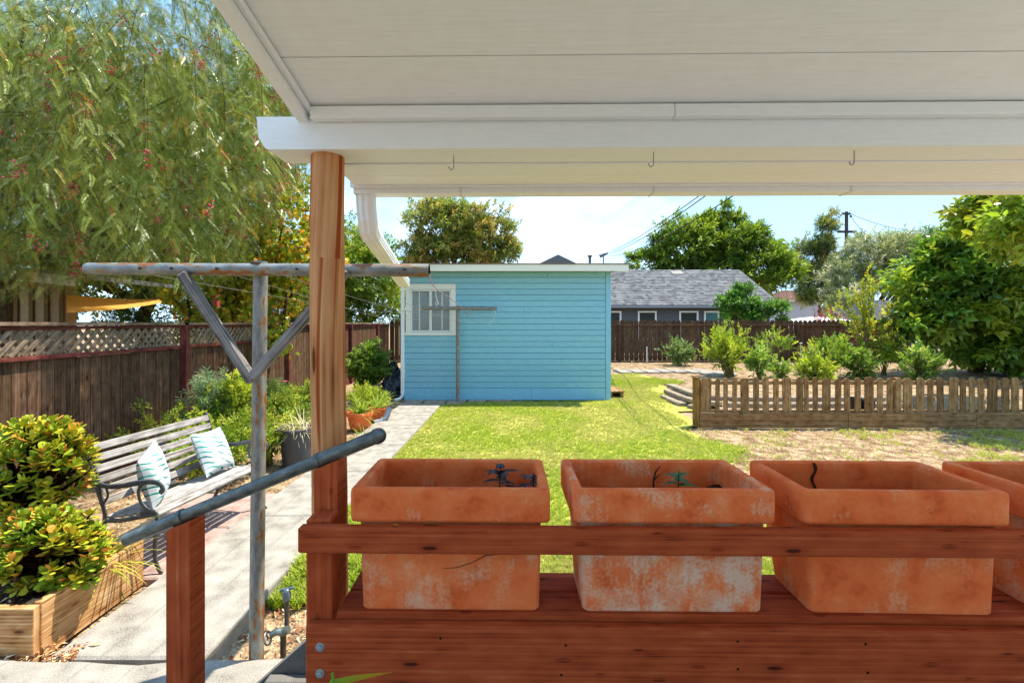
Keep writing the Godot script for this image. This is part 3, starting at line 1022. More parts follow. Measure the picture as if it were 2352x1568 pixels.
# ------------------------------------------------------------------ fences
func make_left_fence() -> void:
	var X := -4.5
	var o := thing("side_fence", "dark stained board fence with lattice top along the planted bed", "fence", Vector3(X, 0, -12))
	var z := 3.6
	var n := 0
	while z < 19.2:
		var w := rr(0.128, 0.15)
		var lat := z < 9.85
		var top := 1.44 if lat else 1.76 + rr(-0.006, 0.006)
		var k := rr(0.55, 1.3)
		var warm := rr(0.9, 1.08)
		var b := MB.new()
		b.box(Transform3D(Basis(Vector3.UP, PI / 2) * Basis(Vector3.FORWARD, rr(-0.004, 0.004)), Vector3(X + rr(-0.003, 0.003), 0.1 + (top - 0.1) * 0.5, -(z + w * 0.5))), Vector3(w - 0.008, top - 0.1, 0.018), 0.003, Color(k, k * warm, k * warm * 0.97), Vector2(rng.randf() * 5, rng.randf() * 5))
		part(o, "board", b, M.fence)
		z += w
		n += 1
	for q in [3.45, 6.65, 9.9, 14.1, 17.2]:
		one(o, "post", M.redpaint, X + 0.012, X + 0.1, 0.0, 1.772, q - 0.045, q + 0.045, 0.004, grey(rr(0.75, 0.95)))
	for q in [[3.5, 6.6], [6.7, 9.85], [9.95, 14.05], [14.15, 17.15], [17.25, 19.1]]:
		one(o, "cap_rail", M.lattice, X - 0.05, X + 0.085, 1.775, 1.81, q[0] - 0.1, q[1] + 0.1, 0.004, Color(1, 0.92, 0.88))
		one(o, "kick_board", M.redpaint, X - 0.012, X + 0.03, 0.0, 0.095, q[0], q[1], 0.003)
		if q[0] < 9.5:
			one(o, "rail", M.redpaint, X + 0.0105, X + 0.055, 1.445, 1.488, q[0], q[1], 0.004)
			one(o, "rail", M.redpaint, X + 0.0105, X + 0.055, 1.735, 1.77, q[0], q[1], 0.004, grey(0.75))
		else:
			one(o, "rail", M.redpaint, X + 0.0105, X + 0.05, 1.69, 1.765, q[0], q[1], 0.004, grey(0.8))
	# lattice slats, each way
	for dirn in [1.0, -1.0]:
		var a := 3.35
		while a < 9.75:
			var h := 0.25
			var p0 := Vector3(X + 0.022 + 0.006 * dirn, 1.488, -(a))
			var p1 := Vector3(X + 0.022 + 0.006 * dirn, 1.738, -(a + h * dirn))
			var ok := true
			for q in [3.45, 6.65, 9.9]:
				var lo := minf(a, a + h * dirn) - 0.02
				var hi := maxf(a, a + h * dirn) + 0.02
				if lo < q + 0.04 and hi > q - 0.04: ok = false
			if ok:
				var b := MB.new()
				b.bar(p0, p1, Vector3.RIGHT, 0.009, 0.044, 0.0015, grey(rr(0.9, 1.2)), Vector2(rng.randf() * 5, rng.randf() * 5))
				part(o, "lattice_slat", b, M.lattice)
			a += 0.118
	# low red edging board leaning at the fence foot

func make_back_fence() -> void:
	var Z := 19.0
	var o := thing("back_fence", "brown dog eared board fence closing the rear of the garden", "fence", Vector3(6, 0.25, -Z))
	var x := -4.42
	while x < 16.6:
		var w := 0.19
		var y0 := 0.28
		var y1 := 1.925 + rr(-0.008, 0.008)
		var poly := PackedVector2Array([Vector2(0.007, y0), Vector2(w - 0.007, y0), Vector2(w - 0.007, y1 - 0.07), Vector2(w - 0.055, y1), Vector2(0.055, y1), Vector2(0.007, y1 - 0.07)])
		if x < 2.2 and x > -1.6:
			x += w
			continue       # hidden behind the shed
		var b := MB.new()
		var k := rr(0.7, 1.15)
		var pts := PackedVector2Array()
		for q in poly: pts.append(Vector2(q.y, q.x))
		b.prism(poly, Transform3D(Basis(), Vector3(x, 0, -(Z + rr(0.0, 0.004)))), -0.018, Color(k * 0.92, k * 0.97, k * 0.97), Vector2(rng.randf() * 5, rng.randf() * 5))
		for q in b.t.size(): b.t[q] = Vector2(b.t[q].y, b.t[q].x)
		part(o, "board", b, M.fence)
		x += w
	for q in [[-4.4, -1.7], [2.3, 5.35], [5.4, 8.65], [8.7, 12.0], [12.05, 16.4]]:
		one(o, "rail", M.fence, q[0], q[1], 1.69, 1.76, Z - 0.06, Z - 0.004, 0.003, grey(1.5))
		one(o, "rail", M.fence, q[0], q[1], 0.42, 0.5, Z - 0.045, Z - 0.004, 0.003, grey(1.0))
		one(o, "kick_board", M.fence, q[0], q[1], 0.2, 0.275, Z - 0.03, Z + 0.01, 0.003, grey(1.0))
	for q in [2.55, 4.85, 8.67, 12.02, 15.0]:
		one(o, "post", M.fence, q - 0.05, q + 0.05, 0.2, 1.75, Z - 0.14, Z - 0.047, 0.004, grey(0.75))

func make_picket_fence() -> void:
	var Z := 8.1
	var o := thing("picket_fence", "low unpainted picket fence standing before the raised rose bed", "fence", Vector3(6, 0, -Z))
	var list := [[155, 75], [237, 28], [295, 28], [355, 30], [430, 55], [508, 38], [577, 40], [645, 36], [723, 58], [808, 45], [857, 28], [918, 32], [993, 55], [1070, 38], [1140, 38], [1210, 38], [1290, 58], [1365, 36], [1428, 36], [1490, 36], [1560, 60], [1645, 50], [1715, 36], [1783, 42], [1868, 60], [1940, 36], [2003, 36], [2065, 40], [2140, 65], [2230, 48], [2300, 48], [2370, 40], [2440, 40], [2510, 60], [2580, 40]]
	for q in list:
		var u: float = 1569.7 + q[0] / 3.004
		var x: float = (u - CX) / F * Z
		var w: float = q[1] / 3.004 / F * Z
		var y0 := 0.262
		var y1 := 0.86 + rr(-0.022, 0.014)
		var h := w * 0.5
		var ch := minf(0.03, w * 0.3)
		var poly := PackedVector2Array([Vector2(-h, y0), Vector2(h, y0), Vector2(h, y1 - ch), Vector2(h - ch, y1), Vector2(-h + ch, y1), Vector2(-h, y1 - ch)])
		var b := MB.new()
		var k := rr(0.62, 1.15)
		var yg := 1.0 if q[0] < 800 else rr(0.88, 1.0)
		b.prism(poly, Transform3D(Basis(Vector3.BACK, rr(-0.02, 0.02)) * Basis(Vector3.UP, rr(-0.03, 0.03)), Vector3(x, 0, -(Z + rr(0.004, 0.012)))), -0.022, Color(k, k * yg, k * yg * 0.95), Vector2(rng.randf() * 5, rng.randf() * 5))
		for i in b.t.size(): b.t[i] = Vector2(b.t[i].y, b.t[i].x)
		part(o, "picket", b, M.picket)
	one(o, "rail", M.picket, 3.5, 10.4, 0.735, 0.8, Z + 0.036, Z + 0.075, 0.004)
	one(o, "rail", M.picket, 3.5, 10.4, 0.262, 0.3, Z + 0.036, Z + 0.075, 0.004)
	for q in [[3.45, 6.0], [6.005, 8.2], [8.205, 10.4]]:
		one(o, "base_board", M.picket, q[0], q[1], 0.0, 0.258, Z - 0.035, Z + 0.003, 0.005, Color(0.85, 0.82, 0.8) * rr(0.85, 1.0))
	for x in [3.46, 6.95, 10.3]:
		one(o, "post", M.picket, x - 0.04, x + 0.045, 0.0, 0.85, Z + 0.08, Z + 0.165, 0.004, Color(0.8, 0.72, 0.6))
	one(o, "end_board", M.picket, 3.405, 3.445, 0.0, 0.87, Z - 0.03, Z + 0.17, 0.004, Color(0.95, 0.85, 0.6))
	# tiers of retaining blocks behind it
	var wl := thing("retaining_wall", "curved dry laid wall of rough tan blocks edging the rose bed", "wall", Vector3(4.3, 0, -9.8))
	for tier in 3:
		var pts := []
		var off := (2 - tier) * 0.17
		for k in 60:
			var f := k / 59.0
			var p := Vector2(4.28, 11.9 - f * 2.2 / 0.42) if f < 0.42 else Vector2(4.28 + (f - 0.42) / 0.58 * 4.0, 9.7)
			var ang := clampf((f - 0.3) / 0.24, 0.0, 1.0)
			if f >= 0.3 and f <= 0.54:
				p = Vector2(4.28, 10.33).bezier_interpolate(Vector2(4.28, 9.9), Vector2(4.6, 9.7), Vector2(5.1, 9.7), ang)
			pts.append(p)
		var along := 0.0
		var k0 := 0
		var start := 8 - tier * 3
		k0 = maxi(start, 0)
		while k0 < 58:
			var a: Vector2 = pts[k0]
			var k1 := k0 + 1
			while k1 < 59 and (pts[k1] - a).length() < 0.34: k1 += 1
			var e: Vector2 = pts[k1]
			if k1 >= 59: break
			var d := (e - a).normalized()
			var nrm := Vector2(-absf(d.y), -absf(d.x)).normalized() * off
			var m := (a + e) * 0.5 + nrm
			var b := MB.new()
			var L := (e - a).length() - 0.01
			b.box(Transform3D(Basis(Vector3.UP, atan2(d.y, d.x) + rr(-0.03, 0.03)), Vector3(m.x, 0.045 + tier * 0.1, -m.y)), Vector3(L, 0.094, 0.2), 0.014, Color(1, 0.97, 0.92) * rr(0.8, 1.1), Vector2(rng.randf(), rng.randf()))
			part(wl, "cap_block" if tier == 2 else "block", b, M.block)
			k0 = k1

# a point of the patio, from a pixel and a distance
func L(u: float, v: float, z: float) -> Vector3:
	return PT * P(u, v, z)

# ------------------------------------------------------------------ patio cover
func ceil_y(z: float) -> float:
	return 2.602 + 0.193 * (1.76 - z)

func sloped(b: MB, x0: float, x1: float, z0: float, z1: float, lift: float, th: float, bev := 0.0, col := Color.WHITE) -> void:
	# a sheet that follows the slope of the roof, its underside `lift` above the ceiling plane
	var a := Vector3((x0 + x1) * 0.5, ceil_y(z0) + lift, -z0)
	var e := Vector3((x0 + x1) * 0.5, ceil_y(z1) + lift, -z1)
	var d := (e - a).normalized()
	var up := Vector3.RIGHT.cross(d).normalized()
	if up.y < 0.0: up = -up
	var c := (a + e) * 0.5 + up * th * 0.5
	b.box(PT * Transform3D(Basis(Vector3.RIGHT, up, Vector3.RIGHT.cross(up)), c), Vector3(x1 - x0, th, (e - a).length()), bev, col, Vector2(rng.randf(), rng.randf()))

func make_patio() -> void:
	var o := thing("patio_cover", "white painted sloping patio roof with beam, gutter and boarded ceiling", "patio roof", PT * Vector3(1.5, 2.4, -0.5))
	var XR := 3.3
	var b: MB
	for q in [[1.502, 1.765], [0.282, 1.498], [-0.94, 0.278], [-2.1, -0.944]]:
		b = MB.new()
		sloped(b, -0.7, XR, q[0], q[1], 0.0, 0.012, 0.002)
		part(o, "ceiling_panel", b, M.white)
	b = MB.new()
	sloped(b, -0.72, XR, -2.1, 2.27, 0.014, 0.06, 0.004, lin(150, 140, 128))
	part(o, "roof_deck", b, M.stucco)
	# rake board with a smaller strip inside it
	b = MB.new()
	sloped(b, -0.762, -0.7185, -2.1, 1.775, -0.045, 0.14, 0.004)
	part(o, "rake_board", b, M.whitetrim)
	b = MB.new()
	sloped(b, -0.7182, -0.698, -2.1, 1.76, -0.02, 0.0205, 0.003)
	part(o, "rake_strip", b, M.whitetrim)
	# trim where the ceiling meets the beam: two lengths
	for q in [[-0.7, 0.64], [0.6415, XR]]:
		one(o, "trim_board", M.whitetrim, q[0], q[1], 2.555, 2.601, 1.722, 1.757, 0.003, Color.WHITE, true)
	# beam: its free end is cut at an angle
	b = MB.new()
	var poly := PackedVector2Array([Vector2(-0.917, 2.578), Vector2(-0.91, 2.5), Vector2(-0.886, 2.462), Vector2(-0.874, 2.455), Vector2(XR, 2.455), Vector2(XR, 2.578)])
	b.prism(poly, PT * Transform3D(Basis(), Vector3(0, 0, -1.915)), 0.155)
	part(o, "beam", b, M.whitetrim)
	# boards under the eave
	one(o, "soffit_board", M.whitetrim, -0.69, XR, 2.449, 2.463, 1.919, 2.062, 0.002, Color.WHITE, true)
	one(o, "soffit_board", M.whitetrim, -0.69, XR, 2.449, 2.463, 2.065, 2.198, 0.002, Color.WHITE, true)
	one(o, "fascia", M.whitetrim, -0.71, XR, 2.44, 2.56, 2.2, 2.218, 0.002, Color.WHITE, true)
	# gutter, a trough open at the top
	b = MB.new()
	poly = PackedVector2Array([Vector2(0, 2.416), Vector2(0.075, 2.416), Vector2(0.1, 2.455), Vector2(0.1, 2.51), Vector2(0.094, 2.51), Vector2(0.094, 2.458), Vector2(0.072, 2.422), Vector2(0.006, 2.422), Vector2(0.006, 2.51), Vector2(0, 2.51)])
	b.prism(poly, PT * Transform3D(Basis(Vector3.FORWARD, Vector3.UP, Vector3.RIGHT), Vector3(-0.695, 0, -2.221)), XR + 0.69)
	var gut := part(o, "gutter", b, M.whitetrim)
	b = MB.new()
	pb(b, -0.7, -0.696, 2.414, 2.512, 2.219, 2.323, 0.001)
	part(gut, "end_cap", b, M.whitetrim)
	for x in [-0.19, 0.72, 1.64, 2.6]:
		b = MB.new()
		pb(b, x - 0.006, x + 0.006, 2.4138, 2.5155, 2.2185, 2.3, 0.001, grey(0.8))
		part(gut, "hanger", b, M.whitetrim)
	# screw hooks under the beam
	for q in [[1040, 357, 390], [1498, 352, 390], [1952, 350, 386]]:
		var z: float = 0.655 * F / (CY - q[1])
		var t := P(q[0], q[1], z)
		t.y = 2.455
		b = MB.new()
		var pts := [t + Vector3(0, 0.004, 0), t + Vector3(0, -0.03, 0)]
		for k in 7:
			var a := PI * k / 6.0
			pts.append(t + Vector3(-0.009 + 0.009 * cos(a), -0.042 - 0.013 * sin(a), 0.0))
		var wp := []
		var rd := []
		for p in pts:
			wp.append(PT * p)
			rd.append(0.0022)
		b.tube(wp, rd, 6, lin(150, 148, 142))
		part(o, "hook", b, M.paint)
	# downspout that leaves the gutter, bends, and slants away over the path
	b = MB.new()
	var ds := PT * Vector3(-0.655, 2.418, -2.268)
	var knee := PT * Vector3(-0.648, 2.275, -2.275)
	var far := P(928, 650, 3.5)
	ribbed(b, [ds, ds.lerp(knee, 0.5), knee + Vector3(0, 0.03, 0), knee + Vector3(-0.004, -0.012, -0.03), knee + Vector3(-0.006, -0.035, -0.085)], 0.043, 0.032)
	part(o, "downspout_elbow", b, M.whitetrim)
	b = MB.new()
	ribbed(b, [knee + Vector3(-0.006, -0.032, -0.08), far], 0.041, 0.03)
	part(o, "downspout", b, M.whitetrim)
	# log post
	var lg := thing("log_post", "peeled log post with knots and reddish streaks holding the patio beam", "post", PT * Vector3(-0.675, 0, -1.845))
	b = MB.new()
	var pts := []
	var rows := []
	var uvs := []
	var fn := FastNoiseLite.new()
	fn.seed = 6
	fn.frequency = 1.1
	var kn := [[0.32, 1.2], [0.5, 2.0], [0.42, 1.55], [0.62, 1.02], [0.46, 2.2], [0.55, 1.36]]
	for i in 61:
		var y := lerpf(0.0, 2.455, i / 60.0)
		var row := []
		var uvr := []
		for j in 33:
			var a := TAU * j / 32.0
			var r := lerpf(0.0705, 0.0625, y / 2.455) + 0.004 * fn.get_noise_3d(cos(a) * 0.8, y * 0.8, sin(a) * 0.8) + 0.0012 * fn.get_noise_2d(j % 32 * 3.0, y * 1.5)
			for q in kn:
				var da := fposmod(j / 32.0 - q[0] + 0.5, 1.0) - 0.5
				var d2 := pow(da * 0.42, 2.0) + pow(y - q[1], 2.0)
				r += 0.0045 * exp(-d2 / 0.0009) - 0.004 * exp(-d2 / 0.00008)
			row.append(PT * Vector3(-0.675 + r * cos(a) + 0.006 * sin(y * 2.2), y, -1.845 + r * sin(a)))
			uvr.append(Vector2(y + 0.35, a * 0.066 + 0.02 * sin(y * 3.0)))
		rows.append(row)
		uvs.append(uvr)
	# normals point away from the axis
	var s0 := b.v.size()
	b.sheet(rows, Color.WHITE, Vector3.UP, uvs)
	var axis := PT * Vector3(-0.675, 0, -1.845)
	b.ix.clear()
	for k in b.v.size():
		var out := b.v[k] - Vector3(axis.x, b.v[k].y, axis.z)
		if b.n[k].dot(out) < 0.0: b.n[k] = -b.n[k]
	for i in 60:
		for j in 32:
			var q := i * 33 + j
			b.face(q, q + 1, q + 34, b.n[q]); b.face(q, q + 34, q + 33, b.n[q])
	part(lg, "trunk", b, M.log)
	for q in kn:
		var a: float = TAU * q[0]
		var yy: float = q[1]
		var r2 := lerpf(0.0705, 0.0625, yy / 2.455)
		b = MB.new()
		var nx := Vector3(cos(a), 0, sin(a))
		b.lathe(PT * Transform3D(Basis(nx.cross(Vector3.UP), nx, Vector3.UP), Vector3(-0.675, yy, -1.845) + nx * (r2 + 0.0005)), [Vector2(0.0085, -0.004), Vector2(0.008, 0.0015), Vector2(0.004, 0.0005), Vector2(0.0, -0.001)], 10, lin(74, 42, 24))
		part(lg, "knot", b, M.dull)

func ribbed(b: MB, pts: Array, hx: float, hz: float) -> void:
	# rectangular sheet-metal pipe with corrugated faces
	var prof := []
	var n := 6
	for side in 4:
		for k in n:
			var f := k / float(n) * 2.0 - 1.0
			var w := 0.0022 * (1.0 if k % 2 == 0 else -1.0)
			if k == 0: w = -0.003
			if side == 0: prof.append(Vector2(f * hx, -hz - w))
			elif side == 1: prof.append(Vector2(hx + w, f * hz))
			elif side == 2: prof.append(Vector2(-f * hx, hz + w))
			else: prof.append(Vector2(-hx - w, -f * hz))
	var rings := []
	var m := prof.size()
	for k in pts.size():
		var d: Vector3 = (pts[mini(k + 1, pts.size() - 1)] - pts[maxi(k - 1, 0)]).normalized()
		var side := PT.basis.x
		side = (side - d * side.dot(d)).normalized()
		var up := d.cross(side).normalized()
		var ring := []
		for j in m:
			var q: Vector2 = prof[j]
			ring.append(pts[k] + side * q.x + up * q.y)
		rings.append(ring)
	for k in pts.size() - 1:
		for j in m:
			var j2 := (j + 1) % m
			var mid: Vector3 = (rings[k][j] + rings[k][j2]) * 0.5 - pts[k]
			b.flat([rings[k][j], rings[k][j2], rings[k + 1][j2], rings[k + 1][j]], Color.WHITE, mid)

# ------------------------------------------------------------------ deck rail with planters
func make_rail() -> void:
	var o := thing("planter_rail", "red stained wooden deck rail with shelf carrying the clay planters", "railing", PT * Vector3(1.5, 0.4, -1.65))
	var XR := 4.2
	one(o, "top_rail", M.red, -0.673, XR, 1.03, 1.117, 1.56, 1.598, 0.006, Color.WHITE, true)
	one(o, "post", M.red, -0.662, -0.573, 0.0, 1.128, 1.6, 1.688, 0.006, Color(1.02, 0.98, 0.95), true)
	one(o, "post", M.red, 2.55, 2.639, 0.0, 0.77, 1.6, 1.688, 0.005, Color.WHITE, true)
	one(o, "post", M.red, 4.1, 4.189, 0.0, 1.02, 1.6, 1.688, 0.005, Color.WHITE, true)
	for q in [[1.6, 1.735], [1.738, 1.87]]:
		one(o, "shelf_board", M.red, -0.556, XR, 0.774, 0.812, q[0], q[1], 0.005, Color(0.92, 0.86, 0.86), true)
	var fb := one(o, "front_board", M.red, -0.645, XR, 0.50, 0.791, 1.558, 1.597, 0.005, Color(0.97, 0.95, 0.95), true)
	one(o, "front_board", M.red, -0.645, XR, 0.21, 0.494, 1.558, 1.597, 0.005, Color.WHITE, true)
	for v in [1490, 1551]:
		var p := L(733, v, 1.5575)
		var b := MB.new()
		var bs := PT.basis * Basis(Vector3.RIGHT, PI / 2)
		b.lathe(Transform3D(bs, p), [Vector2(0.015, 0.0), Vector2(0.015, 0.002), Vector2(0.0, 0.002)], 16)
		b.lathe(Transform3D(bs, p), [Vector2(0.0095, 0.002), Vector2(0.0095, 0.008), Vector2(0.008, 0.0095), Vector2(0.0, 0.0098)], 6)
		part(fb, "bolt", b, M.bolt)
	for q in [[1012, 1467], [1300, 1480], [1692, 1467], [1692, 1530], [1290, 1548], [1980, 1470], [1985, 1535]]:
		var b := MB.new()
		b.lathe(Transform3D(PT.basis * Basis(Vector3.RIGHT, PI / 2), L(q[0], q[1], 1.5579)), [Vector2(0.0045, 0.0), Vector2(0.0035, 0.0012), Vector2(0.0, 0.0008)], 8, lin(30, 22, 20))
		part(fb, "nail", b, M.dull)
	# handrail of the steps: two posts and a pipe
	var h := thing("stair_handrail", "dark steel pipe handrail sloping down on two red posts", "handrail", PT * Vector3(-0.9, 0, -1.73))
	var z0 := 1.692
	var z1 := 1.779
	var a := P(277, 1245.5, 1.737)
	var e := P(872, 999.5, 1.737)
	var sl := (e.y - a.y) / (e.x - a.x)
	for x in [-1.2125, -0.6705]:
		var b := MB.new()
		var t0: float = a.y + (x - a.x) * sl - 0.0245
		var t1: float = t0 + 0.0865 * sl
		b.prism(PackedVector2Array([Vector2(x, 0.0), Vector2(x + 0.0865, 0.0), Vector2(x + 0.0865, t1), Vector2(x, t0)]), PT * Transform3D(Basis(), Vector3(0, 0, -z1)), z1 - z0, Color.WHITE, Vector2(x, 0.4))
		for i in b.t.size(): b.t[i] = Vector2(b.t[i].y, b.t[i].x)
		part(h, "post", b, M.red)
	var c := a.lerp(e, 0.765)
	var d := (e - a).normalized()
	var b := MB.new()
	b.tube([PT * a, PT * (a + d * 0.008), PT * (a + d * 0.3), PT * (c)], [0.0215, 0.0235, 0.0235, 0.0235], 20)
	part(h, "pipe", b, M.railpipe)
	b = MB.new()
	b.tube([PT * (c - d * 0.004), PT * (e - d * 0.02)], [0.026, 0.026], 20)
	part(h, "sleeve", b, M.railpipe)
	b = MB.new()
	b.tube([PT * (e - d * 0.024), PT * (e - d * 0.022), PT * (e - d * 0.004), PT * (e + d * 0.008), PT * (e + d * 0.016), PT * (e + d * 0.021)], [0.026, 0.0295, 0.0295, 0.025, 0.016, 0.003], 20)
	part(h, "end_cap", b, M.railpipe)
	for f in [0.222, 0.758]:
		b = MB.new()
		var q := a.lerp(e, f)
		b.tube([PT * (q - d * 0.008), PT * (q + d * 0.008)], [0.0285, 0.0285], 20)
		part(h, "collar", b, M.railpipe)
	# clay planters
	var labels := [["smooth orange clay planter with dark sprouts, beside the log post", 0, -0.509], ["clay planter with white lime crust and a green seedling", 1, 0.252], ["orange clay planter with a dark stain down its inner wall", 2, 1.029], ["clay planter at the rail, next after the stained one", 3, 1.812]]
	for q in labels:
		planter(q[0], q[1], q[2])
	# seedlings
	var sp := thing("dark_seedling", "dark purple leaved seedling with a lavender petal in the smooth planter", "seedling", L(1140, 1120, 1.78))
	sprout(sp, Vector3(0.0, 1.165, -1.78), 0.095, 8, lin(60, 36, 34), 0.075)
	sprout(sp, Vector3(0.125, 1.165, -1.76), 0.075, 7, lin(66, 36, 42), 0.065)
	sprout(sp, Vector3(0.06, 1.165, -1.74), 0.03, 6, lin(76, 36, 30), 0.06)
	b = MB.new()
	for k in 5:
		blade(b, PT * Vector3(0.1, 1.185, -1.73), PT.basis * Vector3(cos(k * 1.25), 0.8, sin(k * 1.25)), 0.028, 0.014, 0.6, lin(196, 180, 226), lin(220, 210, 240))
	part(sp, "petal", b, M.softleaf)
	sp = thing("green_seedling", "green four leaved seedling in the white crusted planter", "seedling", L(1555, 1120, 1.78))
	sprout(sp, Vector3(0.672, 1.165, -1.78), 0.08, 7, lin(60, 112, 46), 0.065)
	sp = thing("bare_twig", "thin bare curved twig standing in the white crusted planter", "twig", L(1505, 1120, 1.78))
	b = MB.new()
	b.tube([PT * Vector3(0.585, 1.15, -1.78), PT * Vector3(0.58, 1.2, -1.78), PT * Vector3(0.588, 1.24, -1.78), PT * Vector3(0.606, 1.262, -1.78)], [0.0045, 0.004, 0.003, 0.0015], 6, lin(60, 44, 34))
	b.tube([PT * Vector3(0.581, 1.205, -1.78), PT * Vector3(0.596, 1.228, -1.775), PT * Vector3(0.606, 1.232, -1.775)], [0.003, 0.002, 0.001], 5, lin(60, 44, 34))
	part(sp, "stem", b, M.dull)
	# a stray dry twig and leaf on the rail
	b = MB.new()
	b.tube([L(1020, 1306, 1.6), L(1050, 1304, 1.599), L(1085, 1292, 1.598), L(1115, 1276, 1.5985), L(1150, 1272, 1.5985)], [0.001, 0.0014, 0.0016, 0.002, 0.001], 5, lin(92, 66, 46))
	single("dry_twig", b, M.dull, "dry root twig hanging on the smooth planter under the rail", "twig")
	b = MB.new()
	blade(b, PT * Vector3(-0.36, 1.1185, -1.583), PT.basis * Vector3(1, 0.25, 0.15), 0.035, 0.022, 0.9, lin(178, 112, 48), lin(150, 82, 34))
	single("fallen_leaf", b, M.dry, "curled tan leaf lying on the red top rail", "leaf")
	# leaf tip of a plant that stands on the deck
	var pl := thing("deck_plant", "broad green leaf tip with orange end rising before the red board", "plant", PT * Vector3(-0.3, 0.42, -1.2))
	b = MB.new()
	b.tube([PT * Vector3(-0.36, 0.42, -1.2), PT * Vector3(-0.4, 0.7, -1.23), PT * Vector3(-0.44, 0.865, -1.25)], [0.008, 0.006, 0.004], 6, lin(110, 140, 50))
	part(pl, "stem", b, M.dull)
	b = MB.new()
	blade(b, PT * Vector3(-0.45, 0.836, -1.25), PT.basis * Vector3(1, 0.2, -0.05), 0.17, 0.028, 0.1, lin(120, 168, 34), lin(206, 130, 40))
	part(pl, "leaf", b, M.leaf)

func sprout(o: Node3D, at: Vector3, h: float, n: int, col: Color, ln: float) -> void:
	var b := MB.new()
	b.tube([PT * at + Vector3(0, -0.06, 0), PT * at, PT * (at + Vector3(0.004, h, 0))], [0.003, 0.003, 0.002], 5, col.lerp(lin(90, 40, 30), 0.4))
	part(o, "stem", b, M.dull)
	for k in n:
		b = MB.new()
		var a := k * 2.4 + 0.4
		var f := 0.35 + 0.65 * k / float(n)
		blade(b, PT * (at + Vector3(0.004 * f, h * f, 0)), PT.basis * Vector3(cos(a), 0.25, sin(a)), ln * rr(0.8, 1.2), ln * 0.45, 0.7, col, col * rr(0.7, 1.1))
		part(o, "leaf", b, M.leaf)

func rring(hx: float, hz: float, r: float, y: float, cz: float) -> Array:
	# rounded rectangle, counted from +x
	var out := []
	for q in [[1, 1, 0.0], [-1, 1, PI / 2], [-1, -1, PI], [1, -1, PI * 1.5]]:
		for k in 5:
			var a: float = q[2] + PI / 2 * k / 4.0
			out.append(Vector3(q[0] * (hx - r) + r * cos(a), y, cz + q[1] * (hz - r) + r * sin(a)))
	out.append(out[0])
	return out

func planter(label: String, k: int, x: float) -> void:
	var w := 0.684
	var cx := x + w * 0.5
	var o := thing("clay_planter", label, "planter", PT * Vector3(cx, 0.812, -1.78), "clay planters on the deck rail")
	var fr := PT * Transform3D(Basis(Vector3.UP, [0.0, 0.004, -0.012, 0.006][k]), Vector3(cx, 0, -1.78))
	var b := MB.new()
	# body: tapered box with rounded corners, standing on the shelf
	var rings := []
	for q in [[0.302, 0.108, 0.035, 0.8125, 0.052], [0.306, 0.113, 0.03, 0.818, 0.049], [0.311, 0.14, 0.026, 1.0, 0.025], [0.312, 0.158, 0.024, 1.119, 0.01]]:
		var row := []
		for p in rring(q[0], q[1], q[2] * 0.6, q[3], q[4]): row.append(fr * p)
		rings.append(row)
	loft(b, rings, fr.origin)
	var body := part(o, "body", b, M["claybody%d" % k])
	b = MB.new()
	rings = []
	var wob := [0.0, 0.003, -0.002, 0.001]
	for q in [[0.33, 0.175, 0.03, 1.1195], [0.34, 0.184, 0.032, 1.124], [0.342, 0.186, 0.032, 1.135], [0.343, 0.187, 0.034, 1.215], [0.341, 0.185, 0.032, 1.23], [0.335, 0.179, 0.028, 1.2345], [0.314, 0.158, 0.024, 1.2345], [0.306, 0.15, 0.022, 1.228], [0.303, 0.147, 0.022, 1.2], [0.296, 0.14, 0.022, 1.0]]:
		var row := []
		for p in rring(q[0], q[1], q[2] * 0.6, q[3] + wob[k] * 0.3, 0.0): row.append(fr * p)
		rings.append(row)
	loft(b, rings, fr.origin, 5)
	part(o, "rim", b, M["clay%d" % k])
	b = MB.new()
	var rows := []
	var fn := FastNoiseLite.new()
	fn.seed = 30 + k
	fn.frequency = 4.0
	for i in 13:
		var row := []
		for j in 25:
			var lx := lerpf(-0.299, 0.299, j / 24.0)
			var lz := lerpf(-0.143, 0.143, i / 12.0)
			var edge := smoothstep(0.19, 0.3, absf(lx)) * 0.02
			row.append(fr * Vector3(lx, 1.112 + fn.get_noise_2d(lx, lz) * 0.035 + edge - (0.012 if k >= 2 else 0.0), lz))
		rows.append(row)
	b.sheet(rows)
	part(o, "soil", b, M.darksoil)
	if k == 2:
		b = MB.new()
		var prev := []
		var rws := []
		for i in 9:
			var y := lerpf(1.234, 1.13, i / 8.0)
			var xx := -0.1 + 0.008 * sin(i * 0.9)
			rws.append([fr * Vector3(xx - 0.006 - 0.002 * sin(i * 1.7), y, -0.1475 + (1.234 - y) * 0.03 + 0.002), fr * Vector3(xx + 0.007, y, -0.1475 + (1.234 - y) * 0.03 + 0.002)])
		b.sheet(rws, lin(70, 40, 28), Vector3(0, 0, 1))
		part(o, "stain", b, M.dull)

